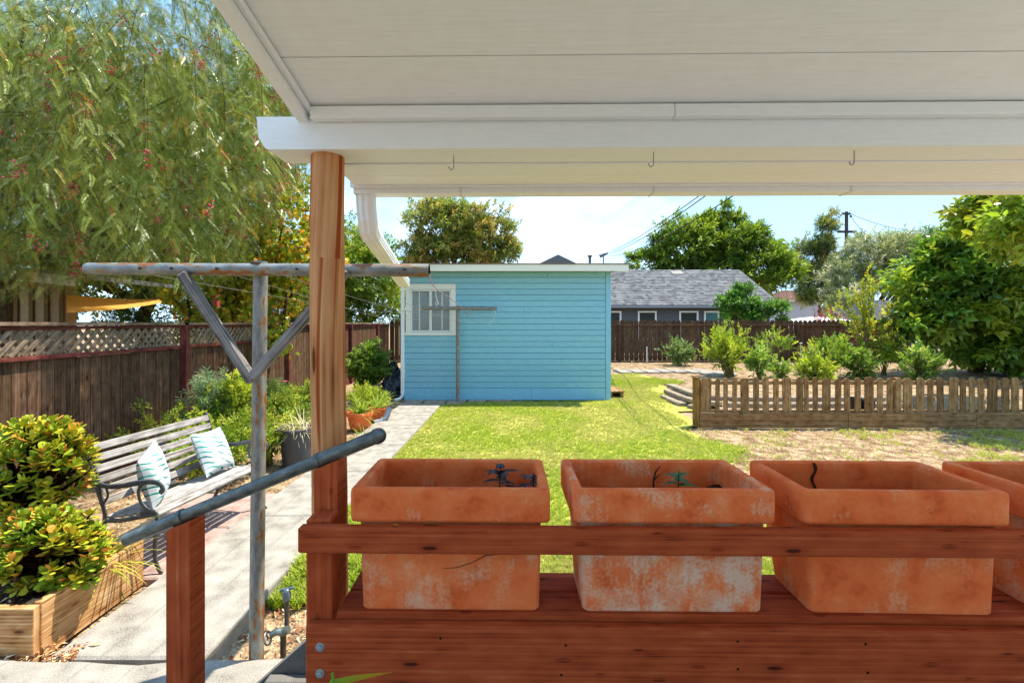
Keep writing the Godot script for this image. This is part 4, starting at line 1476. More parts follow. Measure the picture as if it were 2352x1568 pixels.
func loft(b: MB, rings: Array, cen: Vector3, turn := 99) -> void:
	var s := b.v.size()
	var m: int = rings[0].size()
	for i in rings.size():
		for j in m:
			var q: Vector3 = rings[i][j]
			var d1: Vector3 = rings[mini(i + 1, rings.size() - 1)][j] - rings[maxi(i - 1, 0)][j]
			var jj0 := (j - 1 + m - 1) % (m - 1)
			var jj1 := (j + 1) % (m - 1)
			var d2: Vector3 = rings[i][jj1] - rings[i][jj0]
			var nn := d2.cross(d1).normalized()
			var out := q - Vector3(cen.x, q.y, cen.z)
			if i <= turn:
				if nn.dot(out + Vector3(0, 0.05 if i >= turn - 1 else 0.0, 0)) < 0.0: nn = -nn
			elif nn.dot(-out + Vector3(0, 0.2 if i == turn + 1 else 0.0, 0)) < 0.0: nn = -nn
			if i == turn or i == turn + 1: nn = (nn + Vector3.UP * 2.0).normalized()
			b.vert(q, nn, Vector2(j * 0.05, q.y), Color.WHITE)
	for i in rings.size() - 1:
		for j in m - 1:
			var a := s + i * m + j
			var q := a + m
			var nn := b.n[a] + b.n[q + 1]
			b.face(a, a + 1, q + 1, nn); b.face(a, q + 1, q, nn)

# ------------------------------------------------------------------ steps, tap
func make_steps() -> void:
	var o := thing("patio_steps", "grey painted wooden steps beside the red deck rail", "steps", PT * Vector3(-0.9, 0.07, -1.6))
	for q in [[-1.255, -0.935, 0.2], [-0.96, -0.66, 0.34]]:
		for k in 2:
			var zc := 1.15 + k * 0.5
			one(o, "tread", M.stucco, q[0], q[1], q[2] - 0.03, q[2], zc - 0.2, zc + 0.295, 0.004, lin(140, 136, 130), true)
	var b := MB.new()
	b.prism(PackedVector2Array([Vector2(-1.25, 0.07), Vector2(-0.66, 0.07), Vector2(-0.66, 0.5), Vector2(-0.78, 0.5), Vector2(-1.25, -0.02 + 0.1)]), PT * Transform3D(Basis(), Vector3(0, 0, -1.99)), 0.035, lin(140, 136, 130))
	part(o, "stringer", b, M.stucco)
	# the deck and the house wall behind the viewer, unseen, whitened to bounce light
	var d := MB.new()
	pb(d, -0.655, 5.2, 0.36, 0.42, -2.0, 1.555, 0.004, lin(232, 238, 236))
	structure("deck_floor", d, M.stucco, "unseen deck floor, coloured pale to bounce light up under the patio roof")
	d = MB.new()
	pb(d, -0.72, 8.2, 0.0, 3.4, -2.2, -2.02, 0.0, lin(252, 253, 252))
	structure("house_wall", d, M.stucco, "unseen house wall that carries the patio roof, whitened and widened to bounce light")
	# garden tap on a standing pipe
	var t := thing("garden_tap", "galvanised standpipe with brass garden tap in the bare soil", "tap", G(650, 1500))
	var g := G(650, 1500)
	b = MB.new()
	b.tube([g + Vector3(0, -0.05, 0), g + Vector3(0, 0.12, 0)], [0.016, 0.016], 10, lin(150, 130, 110))
	b.tube([g + Vector3(0.006, 0.10, -0.03), g + Vector3(0.006, 0.3, -0.03)], [0.012, 0.012], 10, lin(150, 148, 140))
	part(t, "pipe", b, M.galv)
	b = MB.new()
	b.tube([g + Vector3(0.01, 0.115, 0), g + Vector3(-0.03, 0.125, 0.01), g + Vector3(-0.06, 0.11, 0.015)], [0.02, 0.019, 0.016], 10, lin(190, 200, 196))
	b.tube([g + Vector3(0.03, 0.13, 0.0), g + Vector3(0.0, 0.12, 0.0)], [0.022, 0.022], 10, lin(170, 170, 164))
	part(t, "valve", b, M.bolt)
	b = MB.new()
	var wh := g + Vector3(-0.075, 0.095, 0.02)
	var pts := []
	var rd := []
	for k in 17:
		var a := TAU * k / 16.0
		pts.append(wh + Vector3(-0.01 * cos(a), 0.03 * cos(a), 0.032 * sin(a)))
		rd.append(0.006)
	b.tube(pts, rd, 6, lin(196, 196, 190), false)
	for k in 3:
		var a := TAU * k / 3.0
		b.tube([wh, wh + Vector3(-0.01 * cos(a), 0.03 * cos(a), 0.032 * sin(a))], [0.005, 0.004], 5, lin(196, 196, 190))
	part(t, "hand_wheel", b, M.bolt)
	b = MB.new()
	var hd := g + Vector3(0.006, 0.3, -0.03)
	b.lathe(Transform3D(Basis(), hd), [Vector2(0.014, -0.03), Vector2(0.024, -0.02), Vector2(0.024, 0.012), Vector2(0.016, 0.02), Vector2(0.016, 0.034), Vector2(0.0, 0.036)], 8, lin(170, 186, 200))
	b.tube([hd + Vector3(-0.035, 0.03, 0.01), hd + Vector3(0.035, 0.036, -0.01)], [0.008, 0.008], 6, lin(150, 170, 190))
	part(t, "valve_head", b, M.bolt)

# ------------------------------------------------------------------ clothes line posts
func make_clotheslines() -> void:
	var g := G(588, 1530)
	var o := thing("clothes_post", "rusty steel clothes line post with wooden braces before the path", "clothes post", g)
	var top := P(603, 602, 2.5)
	top.z = g.z - 0.01
	var b := MB.new()
	b.tube([g + Vector3(0, -0.05, 0), g.lerp(top, 0.3), g.lerp(top, 0.65), top], [0.0365, 0.036, 0.0355, 0.0355], 20)
	part(o, "pole", b, M.galv)
	b = MB.new()
	var a := P(197, 617, 2.42)
	var e := P(986, 621, 2.42)
	var rows := []
	b.tube([a, a + Vector3(0.01, 0, 0), a.lerp(e, 0.4), a.lerp(e, 0.7), e], [0.026, 0.031, 0.032, 0.0325, 0.0335], 20, Color(0.92, 0.97, 1.0), false)
	b.tube([e, e - Vector3(0.2, 0, 0)], [0.030, 0.030], 16, lin(70, 50, 36), false)
	var arm := part(o, "arm", b, M.galv)
	for f in [0.17, 0.26, 0.39, 0.62, 0.93]:
		b = MB.new()
		var q := a.lerp(e, f)
		b.tube([q + Vector3(0, 0.004, 0.022), q + Vector3(0.004, 0.0, 0.041)], [0.0085, 0.006], 7, lin(110, 84, 64))
		part(arm, "bolt", b, M.galv)
	b = MB.new()
	var bq := a.lerp(e, 0.5)
	b.tube([bq + Vector3(-0.03, 0.036, 0.01), bq + Vector3(0.02, 0.03, 0.022)], [0.006, 0.009], 6, lin(150, 100, 70))
	part(arm, "eye_bolt", b, M.galv)
	for q in [[P(418, 628, 2.39), P(580, 876, 2.40)], [P(796, 622, 2.39), P(578, 868, 2.37)]]:
		b = MB.new()
		b.bar(q[0], q[1], Vector3.BACK, 0.042, 0.05, 0.006, grey(0.6), Vector2(rng.randf(), rng.randf()))
		part(o, "brace", b, M.greywood)
	# far post by the shed
	var f := thing("clothes_post", "slim grey T shaped clothes line post against the blue shed", "clothes post", G(1051, 924.5))
	var fg := G(1051, 924.5)
	var zf := -fg.z
	var fa := P(970, 707, zf - 0.03)
	var fe := P(1141, 709, zf - 0.03)
	b = MB.new()
	b.tube([fg + Vector3(0, -0.03, 0), Vector3(fg.x, fa.y, fg.z)], [0.04, 0.04], 14)
	part(f, "pole", b, M.galv)
	b = MB.new()
	b.tube([fa, fe], [0.042, 0.042], 14, grey(0.95))
	part(f, "arm", b, M.galv)
	# slack lines
	var labels := ["thin wire line slack between the two clothes posts"]
	var ends := [[0.19, 0.03], [0.42, 0.3], [0.56, 0.62], [0.77, 0.97]]
	for k in ends.size():
		var s := a.lerp(e, ends[k][0]) + Vector3(0, -0.03, 0)
		var t := fa.lerp(fe, ends[k][1])
		var pts := []
		var rd := []
		for i in 25:
			var x := i / 24.0
			pts.append(s.lerp(t, x) + Vector3(0.03 * sin(x * 9.0 + k), -[0.16, 0.3, 0.22, 0.34][k] * 4.0 * x * (1.0 - x) * (0.6 + 0.4 * x), 0))
			rd.append(0.0015)
		b = MB.new()
		b.tube(pts, rd, 5, Color.WHITE)
		single("washing_line", b, M.wire, labels[0], "wire", "slack clothes lines")
	b = MB.new()
	var w0 := e + Vector3(-0.005, -0.02, 0.0)
	b.tube([w0, w0 + Vector3(0.02, -0.05, 0.0), w0 + Vector3(0.05, -0.085, -0.02), w0 + Vector3(0.1, -0.115, -0.05), w0 + Vector3(0.16, -0.16, -0.1), w0 + Vector3(0.2, -0.215, -0.14)], [0.0035, 0.003, 0.0025, 0.002, 0.002, 0.0015], 6, lin(150, 130, 120))
	b.tube([w0 + Vector3(0.035, -0.07, 0), w0 + Vector3(0.04, -0.12, 0), w0 + Vector3(0.05, -0.15, 0.005), w0 + Vector3(0.043, -0.165, 0.004), w0 + Vector3(0.036, -0.14, 0)], [0.002, 0.002, 0.003, 0.003, 0.002], 6, lin(196, 194, 190))
	single("wire_end", b, M.paint, "twisted loose wire end dangling from the rusty post's arm", "wire")
	b = MB.new()
	var w1 := fe + Vector3(-0.04, -0.03, 0.02)
	b.tube([w1, w1 + Vector3(0.02, -0.14, 0.03), w1 + Vector3(-0.06, -0.24, 0.04), w1 + Vector3(-0.1, -0.3, 0.04), w1 + Vector3(-0.18, -0.36, 0.05)], [0.007, 0.007, 0.006, 0.006, 0.005], 6, lin(206, 204, 196))
	single("wire_end", b, M.paint, "loose white wire end dangling from the slim post's arm", "wire")

# ------------------------------------------------------------------ bench
func make_bench() -> void:
	# local axes: x along the seat, y up, z forward (towards the path)
	var o3 := Vector3(-2.41, 0.05, -3.3)
	var dirx := Vector3(0.14, 0, -0.99).normalized()
	var fr := Transform3D(Basis(dirx, Vector3.UP, dirx.cross(Vector3.UP)), o3)
	if fr.basis.z.x < 0: fr.basis.z = -fr.basis.z
	var LN := 1.16
	var o := thing("garden_bench", "weathered slatted wooden bench with black iron ends beside the path", "bench", o3)
	var b: MB
	# seat slats
	for k in 6:
		var z := -0.02 - k * 0.073
		var y := 0.42 - 0.012 * k + (-0.018 if k == 0 else 0.0)
		b = MB.new()
		b.box(fr * Transform3D(Basis(Vector3.RIGHT, 0.25 if k == 0 else 0.03), Vector3(LN * 0.5, y, z)), Vector3(LN - 0.03, 0.024, 0.058), 0.006, grey(rr(0.92, 1.1)), Vector2(rng.randf() * 3, rng.randf() * 3))
		part(o, "seat_slat", b, M.greywood)
	for k in 6:
		var f := k / 5.0
		var y := 0.47 + f * 0.375
		var z := -0.435 - f * 0.115
		b = MB.new()
		b.box(fr * Transform3D(Basis(Vector3.RIGHT, -0.3), Vector3(LN * 0.5, y, z)), Vector3(LN - 0.03, 0.056, 0.02), 0.005, grey(rr(0.92, 1.1)), Vector2(rng.randf() * 3, rng.randf() * 3))
		part(o, "back_slat", b, M.greywood)
	# iron ends: curves in the y-z plane
	for x in [0.0, LN]:
		var curves := [
			["arm", [[0.6, -0.47], [0.585, -0.38], [0.6, -0.25], [0.625, -0.12], [0.635, -0.03], [0.62, 0.035], [0.585, 0.055], [0.565, 0.035]], 0.019],
			["arm_support", [[0.625, -0.1], [0.58, -0.135], [0.51, -0.13], [0.455, -0.09], [0.43, -0.04]], 0.014],
			["leg", [[0.41, -0.12], [0.43, -0.05], [0.415, 0.0], [0.33, 0.012], [0.22, -0.005], [0.1, -0.005], [0.03, 0.02], [0.0, 0.05]], 0.018],
			["leg", [[0.6, -0.47], [0.46, -0.43], [0.36, -0.41], [0.2, -0.44], [0.06, -0.5], [0.0, -0.54]], 0.018],
			["seat_bracket", [[0.405, -0.02], [0.38, -0.14], [0.35, -0.28], [0.34, -0.41]], 0.016],
			["back_upright", [[0.42, -0.42], [0.55, -0.47], [0.7, -0.52], [0.85, -0.565], [0.878, -0.585], [0.872, -0.61]], 0.016],
			["scroll", [[0.57, -0.4], [0.53, -0.385], [0.49, -0.4], [0.46, -0.43]], 0.01]]
		for q in curves:
			var pts := smooth(q[1], fr, x)
			var rd := []
			for k in pts.size(): rd.append(q[2])
			b = MB.new()
			b.tube(pts, rd, 8, Color.WHITE, true, 0.5, fr.basis.x)
			part(o, q[0], b, M.iron)
	b = MB.new()
	b.bar(fr * Vector3(LN * 0.52, 0.4, -0.42), fr * Vector3(LN * 0.52, 0.86, -0.575), fr.basis.x, 0.04, 0.006, 0.0, Color.WHITE)
	part(o, "back_strap", b, M.iron)
	b = MB.new()
	b.bar(fr * Vector3(LN * 0.52, 0.39, 0.0), fr * Vector3(LN * 0.52, 0.34, -0.4), fr.basis.x, 0.04, 0.006, 0.0, Color.WHITE)
	part(o, "seat_strap", b, M.iron)
	# cushions
	pillow("teal and white wave patterned cushion leaning on the bench armrest", fr * Transform3D(Basis(Vector3.UP, 0.5) * Basis(Vector3.RIGHT, -0.2) * Basis(Vector3.BACK, 0.16), Vector3(0.19, 0.62, -0.2)), 0.4)
	pillow("teal and white wave patterned cushion lying back at the bench's far slats", fr * Transform3D(Basis(Vector3.UP, 0.12) * Basis(Vector3.RIGHT, -0.42) * Basis(Vector3.BACK, -0.06), Vector3(0.9, 0.6, -0.29)), 0.4)

func smooth(c: Array, fr: Transform3D, x: float) -> Array:
	var cv := Curve3D.new()
	for k in c.size():
		var a: Array = c[maxi(k - 1, 0)]
		var e: Array = c[mini(k + 1, c.size() - 1)]
		var d := Vector3(0, e[0] - a[0], e[1] - a[1]) / 6.0
		cv.add_point(Vector3(x, c[k][0], c[k][1]), -d, d)
	var out := []
	var n := c.size() * 3
	for k in n + 1:
		out.append(fr * cv.samplef(k / float(n) * (c.size() - 1.0)))
	return out

func pillow(label: String, xf: Transform3D, s: float) -> void:
	# x-y plane is the face, z the thickness
	var o := thing("cushion", label, "cushion", xf.origin, "cushions on the garden bench")
	for side in [1.0, -1.0]:
		var b := MB.new()
		var rows := []
		var uvs := []
		var n := 18
		for i in n + 1:
			var row := []
			var uvr := []
			for j in n + 1:
				var u := j / float(n) * 2.0 - 1.0
				var v := i / float(n) * 2.0 - 1.0
				var pin := 1.0 - 0.085 * (1.0 - v * v) * absf(u) - 0.0
				var pin2 := 1.0 - 0.085 * (1.0 - u * u) * absf(v)
				var th := pow(maxf(0.0, (1.0 - u * u) * (1.0 - v * v)), 0.42) * 0.075 + 0.004 * sin(u * 7.0 + v * 4.0) * (1.0 - u * u) * (1.0 - v * v)
				row.append(xf * Vector3(u * s * 0.5 * pin, v * s * 0.5 * pin2, side * th))
				uvr.append(Vector2((u + 1.0) * 0.5, (v + 1.0) * 0.5))
			rows.append(row)
			uvs.append(uvr)
		b.sheet(rows, Color.WHITE, xf.basis.z * side, uvs)
		part(o, "cover", b, M.cushion)

# ------------------------------------------------------------------ planted things on the left
func jade_leaf() -> ArrayMesh:
	# thick spoon-shaped leaf, red along its rim
	var b := MB.new()
	var prof := [[0.0, 0.08], [0.2, 0.3], [0.45, 0.78], [0.7, 1.0], [0.9, 0.72], [1.0, 0.0]]
	var hub := [Color(1, 1, 1), Color(1.3, 0.85, 0.5)]
	var rows := []
	var cs := []
	for q in prof:
		var w: float = q[1] * 0.3
		var y: float = 0.10 * q[0] * q[0]
		rows.append([Vector3(q[0], y + 0.05, -w), Vector3(q[0], y + 0.075 * minf(1.0, q[1] * 2.0), 0), Vector3(q[0], y + 0.05, w)])
		var rim: Color = hub[1] if q[0] > 0.4 else hub[0]
		cs.append([rim, rim if q[0] > 0.95 else hub[0], rim])
	b.sheet(rows, Color.WHITE, Vector3.UP, [], cs)
	var low := []
	for k in rows.size():
		low.append([rows[k][0], rows[k][1] - Vector3(0, 0.11 * minf(1.0, prof[k][1] * 2.0), 0), rows[k][2]])
	b.sheet(low, Color.WHITE, Vector3.DOWN, [], cs)
	return b.mesh(M.jade)

func jade(label: String, base: Vector3, cen: Vector3, rad: Vector3, n: int, warm: float, leaf: Mesh) -> void:
	var o := thing("jade_plant", label, "plant", base, "jade plants in the cedar bed")
	var b := MB.new()
	var where := []
	var tint := PackedColorArray()
	var f := base.lerp(cen, 0.45)
	limb(b, base - Vector3(0, 0.05, 0), f, 0.035, 0.028, 0.01, 8, lin(108, 82, 52))
	for k in n:
		var d := rdir(0.35)
		var tip := cen + d * rad * lerpf(0.55, 1.0, pow(rng.randf(), 0.5)) * rr(0.85, 1.08)
		if k % 3 == 0: limb(b, f.lerp(cen, rr(0.0, 0.5)), tip, 0.014, 0.006, 0.02, 5, lin(118, 100, 58))
		var ax := ((tip - cen).normalized() + Vector3(0, 0.7, 0) + rdir() * 0.3).normalized()
		var side := ax.cross(Vector3.RIGHT).normalized()
		var tone := rng.randf()
		for j in 9:
			var a := j * 2.4 + rr(-0.3, 0.3)
			var open := lerpf(0.35, 1.35, (8 - j) / 8.0)
			var dd := ax * cos(open) + (side * cos(a) + ax.cross(side) * sin(a)) * sin(open)
			var s := rr(0.05, 0.078) * lerpf(1.1, 0.65, j / 8.0)
			var q := tip - ax * (8 - j) * 0.006
			var xf := aim(q, dd, s, 0.0)
			where.append(xf)
			var c := lin(138, 174, 56).lerp(lin(216, 204, 66), clampf(warm * rr(0.2, 1.3) * tone + rr(-0.1, 0.2), 0.0, 1.0))
			if rng.randf() < 0.1: c = lin(206, 150, 70)
			tint.append(c * rr(0.9, 1.2))
	part(o, "stem", b, M.bark)
	many(o, "foliage", leaf, where, tint).set_meta("kind", "stuff")

func strap_plant(label: String, base: Vector3, n: int, ln: Vector2, w: float, lean: Vector3, cols: Array, called := "strap_leaf_plant", group := "") -> Node3D:
	var o := thing(called, label, "plant", base, group)
	for k in n:
		var b := MB.new()
		var c := pick(cols)
		blade(b, base + Vector3(rr(-0.04, 0.04), -0.01, rr(-0.04, 0.04)), (rdir(1.1) * 0.8 + lean).normalized(), rr(ln.x, ln.y), w * rr(0.7, 1.2), rr(0.5, 1.6), c, pick(cols))
		part(o, "leaf", b, M.softleaf)
	return o

func make_left_bed() -> void:
	var o := thing("cedar_planter_box", "raised planter box of rough sawn cedar boards by the path", "planter box", Vector3(-3.0, 0.05, -2.85))
	var x1 := -2.45
	one(o, "side_board", M.cedar, x1 - 0.04, x1, 0.0, 0.31, 2.515, 3.24, 0.004)
	one(o, "front_board", M.cedar, -4.6, x1 - 0.002, 0.0, 0.3, 2.47, 2.512, 0.004)
	one(o, "back_board", M.cedar, -4.6, x1 - 0.042, 0.0, 0.3, 3.2, 3.24, 0.004)
	one(o, "corner_post", M.cedar, x1 - 0.13, x1 - 0.042, 0.0, 0.28, 2.514, 2.6, 0.004)
	var b := MB.new()
	var rows := []
	for i in 8:
		var row := []
		for j in 20:
			row.append(Vector3(lerpf(-4.6, x1 - 0.041, j / 19.0), 0.235 + rr(-0.015, 0.015), -lerpf(2.513, 3.199, i / 7.0)))
		rows.append(row)
	b.sheet(rows)
	part(o, "soil", b, M.darksoil)
	var jl := jade_leaf()
	jade("tall jade plant with green leaves beside the bench's armrest", Vector3(-3.05, 0.235, -2.92), P(70, 1078, 2.98), Vector3(0.4, 0.33, 0.26), 230, 0.85, jl)
	jade("low golden jade plant with red leaf rims at the cedar box front", Vector3(-2.66, 0.235, -2.72), P(112, 1268, 2.74), Vector3(0.33, 0.25, 0.2), 190, 1.0, jl)
	strap_plant("strappy yellow green leaves arching over the cedar box edge", Vector3(-2.56, 0.235, -3.02), 46, Vector2(0.22, 0.46), 0.013, Vector3(0.55, 0.2, -0.1), [lin(176, 178, 60), lin(150, 166, 62), lin(206, 190, 90), lin(120, 146, 60)])
	# nursery pot with dry grass
	var g := G(681, 1068)
	var pot := thing("nursery_pot", "black plastic nursery pot holding bleached dry grass", "pot", g)
	b = MB.new()
	b.lathe(Transform3D(Basis(), g), [Vector2(0.0, 0.005), Vector2(0.16, 0.0), Vector2(0.165, 0.01), Vector2(0.195, 0.43), Vector2(0.208, 0.435), Vector2(0.21, 0.475), Vector2(0.2, 0.48), Vector2(0.19, 0.47), Vector2(0.18, 0.3)], 28, lin(64, 66, 68))
	part(pot, "body", b, M.paint)
	b = MB.new()
	b.lathe(Transform3D(Basis(), g + Vector3(0, 0.43, 0)), [Vector2(0.187, 0.0), Vector2(0.1, 0.01), Vector2(0.0, 0.015)], 18)
	part(pot, "soil", b, M.darksoil)
	b = MB.new()
	for s in [-1.0, 1.0]:
		b.tube([g + Vector3(s * 0.205, 0.45, 0.05), g + Vector3(s * 0.245, 0.44, 0.03), g + Vector3(s * 0.245, 0.44, -0.03), g + Vector3(s * 0.205, 0.45, -0.05)], [0.01, 0.012, 0.012, 0.01], 6, lin(60, 62, 64))
	part(pot, "handle", b, M.paint)
	var dg := thing("dry_grass", "bleached straw coloured grass clump in the black nursery pot", "grass clump", g + Vector3(0, 0.44, 0))
	b = MB.new()
	for k in 150:
		blade(b, g + Vector3(rr(-0.1, 0.1), 0.43, rr(-0.1, 0.1)), rdir(1.2), rr(0.16, 0.42), 0.004, rr(1.2, 2.6), pick([lin(214, 196, 150), lin(190, 170, 122), lin(228, 216, 180)]), lin(224, 208, 168))
	part(dg, "blades", b, M.dry)
	# clay pots with spider plants
	for q in [["spider plant arching out of the larger round clay pot", 826, 986, 0.22, 0.3, 90, "larger round clay pot standing beside the path"], ["spider plant sprawling from the smaller round clay pot", 868, 966, 0.17, 0.25, 60, "smaller round clay pot behind the larger one by the path"]]:
		g = G(q[1], q[2])
		var R: float = q[3]
		var Hh: float = q[4]
		pot = thing("flower_pot", q[6], "pot", g, "round clay pots beside the path")
		b = MB.new()
		b.lathe(Transform3D(Basis(), g), [Vector2(0.0, 0.005), Vector2(R * 0.68, 0.0), Vector2(R * 0.7, 0.01), Vector2(R * 0.92, Hh * 0.78), Vector2(R, Hh * 0.79), Vector2(R, Hh), Vector2(R * 0.9, Hh), Vector2(R * 0.86, Hh * 0.7)], 26)
		part(pot, "body", b, M.clay0)
		b = MB.new()
		b.lathe(Transform3D(Basis(), g + Vector3(0, Hh * 0.9, 0)), [Vector2(R * 0.9, 0.0), Vector2(0.0, 0.02)], 18)
		part(pot, "soil", b, M.darksoil)
		strap_plant(q[0], g + Vector3(0, Hh * 0.9, 0), q[5], Vector2(0.25, 0.55), 0.02, Vector3.ZERO, [lin(150, 172, 60), lin(186, 192, 92), lin(118, 150, 48)], "spider_plant", "spider plants in clay pots")
	strap_plant("low tuft of grassy leaves at the path edge before the clay pot", G(830, 1004), 26, Vector2(0.15, 0.34), 0.014, Vector3.ZERO, [lin(140, 166, 52), lin(112, 146, 46)], "grass_tuft")
	# shrubs against the side fence
	var small := sprig_mesh(7, 0.5, 0.42, 0, M.softleaf, 3)
	var oval := sprig_mesh(6, 0.62, 0.5, 1, M.leaf, 4)
	var whorl := sprig_mesh(16, 0.14, 0.5, 0, M.softleaf, 5, 1.3)
	var ye := [lin(172, 184, 60), lin(196, 200, 78), lin(142, 164, 50), lin(120, 148, 50)]
	var de := [lin(96, 126, 50), lin(124, 156, 62), lin(76, 108, 48)]
	var blue := [lin(132, 154, 116), lin(112, 138, 98), lin(164, 180, 134)]
	bush("leafy_shrub", "bright yellow green shrub growing behind the bench back", "shrub", "shrubs along the side fence", Vector3(-3.15, 0, -5.3), 0.72, 0.55, 34, 34, small, Vector2(0.07, 0.12), ye)
	bush("leafy_shrub", "tall shrub with pale whorled leaves against the side fence", "shrub", "shrubs along the side fence", Vector3(-3.75, 0, -6.2), 1.22, 0.42, 16, 16, whorl, Vector2(0.14, 0.2), blue, 0.45)
	bush("leafy_shrub", "dense round leaved shrub topping the pale whorled one", "shrub", "shrubs along the side fence", Vector3(-3.45, 0, -6.0), 1.28, 0.4, 22, 24, oval, Vector2(0.08, 0.13), ye, 0.55)
	bush("leafy_shrub", "spreading golden green shrub left of the black nursery pot", "shrub", "shrubs along the side fence", Vector3(-2.95, 0, -6.0), 0.68, 0.42, 28, 30, small, Vector2(0.07, 0.11), ye)
	bush("leafy_shrub", "low green shrub between the nursery pot and side fence", "shrub", "shrubs along the side fence", Vector3(-3.4, 0, -7.4), 0.78, 0.5, 26, 30, small, Vector2(0.07, 0.12), ye + de)
	bush("leafy_shrub", "blue green spurge with narrow leaves next to the fence kick board", "shrub", "shrubs along the side fence", Vector3(-3.95, 0, -8.0), 0.85, 0.4, 14, 14, whorl, Vector2(0.12, 0.18), blue + ye, 0.4)
	bush("leafy_shrub", "thin rose shoots with few leaves before the side fence boards", "shrub", "shrubs along the side fence", Vector3(-4.0, 0, -5.6), 1.0, 0.5, 9, 12, small, Vector2(0.08, 0.12), ye, 0.5)
	bush("leafy_shrub", "dense leafy hydrangea bush beyond the log post near the shed", "shrub", "shrubs along the side fence", Vector3(-3.25, 0, -11.6), 1.4, 0.52, 40, 34, oval, Vector2(0.13, 0.2), [lin(122, 150, 62), lin(150, 172, 86), lin(98, 128, 50)], 0.2)
	bush("leafy_shrub", "yellow green ground shrub below the hydrangea bush", "shrub", "shrubs along the side fence", Vector3(-2.75, 0, -9.7), 0.5, 0.5, 30, 26, small, Vector2(0.08, 0.13), ye)
	bush("leafy_shrub", "mixed green shrub at the fence foot between hydrangea and spurge", "shrub", "shrubs along the side fence", Vector3(-3.7, 0, -9.4), 0.75, 0.5, 24, 26, small, Vector2(0.08, 0.12), ye + de)
	# pink roses dotted there
	var ro := thing("pink_rose", "single pink rose bloom on a shoot before the dark fence", "flower", P(817, 0, 1) * 0 + P(655, 877, 6.3))
	b = MB.new()
	var rp := P(655, 877, 6.3)
	for k in 9:
		blade(b, rp, Vector3(cos(k * 0.7), 0.9, sin(k * 0.7)), 0.035, 0.035, 0.8, lin(214, 84, 120), lin(232, 128, 152))
	part(ro, "petals", b, M.softleaf)
	b = MB.new()
	b.tube([rp, rp + Vector3(0.02, -0.4, 0.02), Vector3(rp.x + 0.1, 0, rp.z)], [0.003, 0.004, 0.006], 5, lin(96, 110, 50))
	part(ro, "stem", b, M.dull)
	# tarp heap and blocks at the shed's corner
	g = Vector3(-2.62, 0, -11.75)
	var tp := MB.new()
	var fn := FastNoiseLite.new()
	fn.seed = 12
	fn.frequency = 2.6
	fn.fractal_octaves = 3
	rows = []
	for i in 25:
		var row := []
		for j in 33:
			var a := TAU * j / 32.0
			var t := i / 24.0
			var rad := lerpf(0.36, 0.0, pow(t, 1.7)) * (1.0 + 0.5 * fn.get_noise_3d(cos(a), t * 1.3, sin(a)))
			row.append(g + Vector3(cos(a) * rad, 0.78 * t * (1.0 + 0.35 * fn.get_noise_3d(cos(a) + 4.0, t, sin(a))), sin(a) * rad * 1.3))
		rows.append(row)
	tp.sheet(rows, lin(58, 62, 70), Vector3(0, 1, 0.4))
	for k in tp.v.size():
		var out := tp.v[k] - (g + Vector3(0, 0.2, 0))
		if tp.n[k].dot(out) < 0.0: tp.n[k] = -tp.n[k]
	tp.ix.clear()
	for i in 24:
		for j in 32:
			var q := i * 33 + j
			tp.face(q, q + 1, q + 34, tp.n[q]); tp.face(q, q + 34, q + 33, tp.n[q])
	single("tarp_heap", tp, M.paint, "crumpled dark grey tarpaulin heaped against the shed corner", "tarpaulin")
	for q in [[-3.0, 0.0, -11.35, 0.3, "tan concrete block resting on the soil before the tarpaulin"], [-3.05, 0.155, -11.4, 0.9, "tilted pale block lying on top of the tan one"]]:
		b = MB.new()
		b.box(Transform3D(Basis(Vector3.UP, q[3]) * Basis(Vector3.RIGHT, 0.0 if q[1] == 0.0 else 0.12), Vector3(q[0], q[1] + 0.075, q[2])), Vector3(0.38, 0.15, 0.18), 0.01, Color(1, 0.92, 0.85))
		single("loose_block", b, M.block, q[4], "block", "loose blocks by the tarpaulin")
	# irrigation hose nozzle lying by the pots: grey drain pipe elbow
	g = G(878, 972)
	b = MB.new()
	b.tube([g + Vector3(-0.12, 0.04, 0.1), g + Vector3(-0.02, 0.045, 0.03), g + Vector3(0.06, 0.1, -0.04), g + Vector3(0.1, 0.26, -0.1)], [0.045, 0.048, 0.05, 0.06], 12, lin(104, 112, 122))
	single("drain_pipe_end", b, M.paint, "short grey plastic pipe elbow lying beside the clay pots", "pipe")

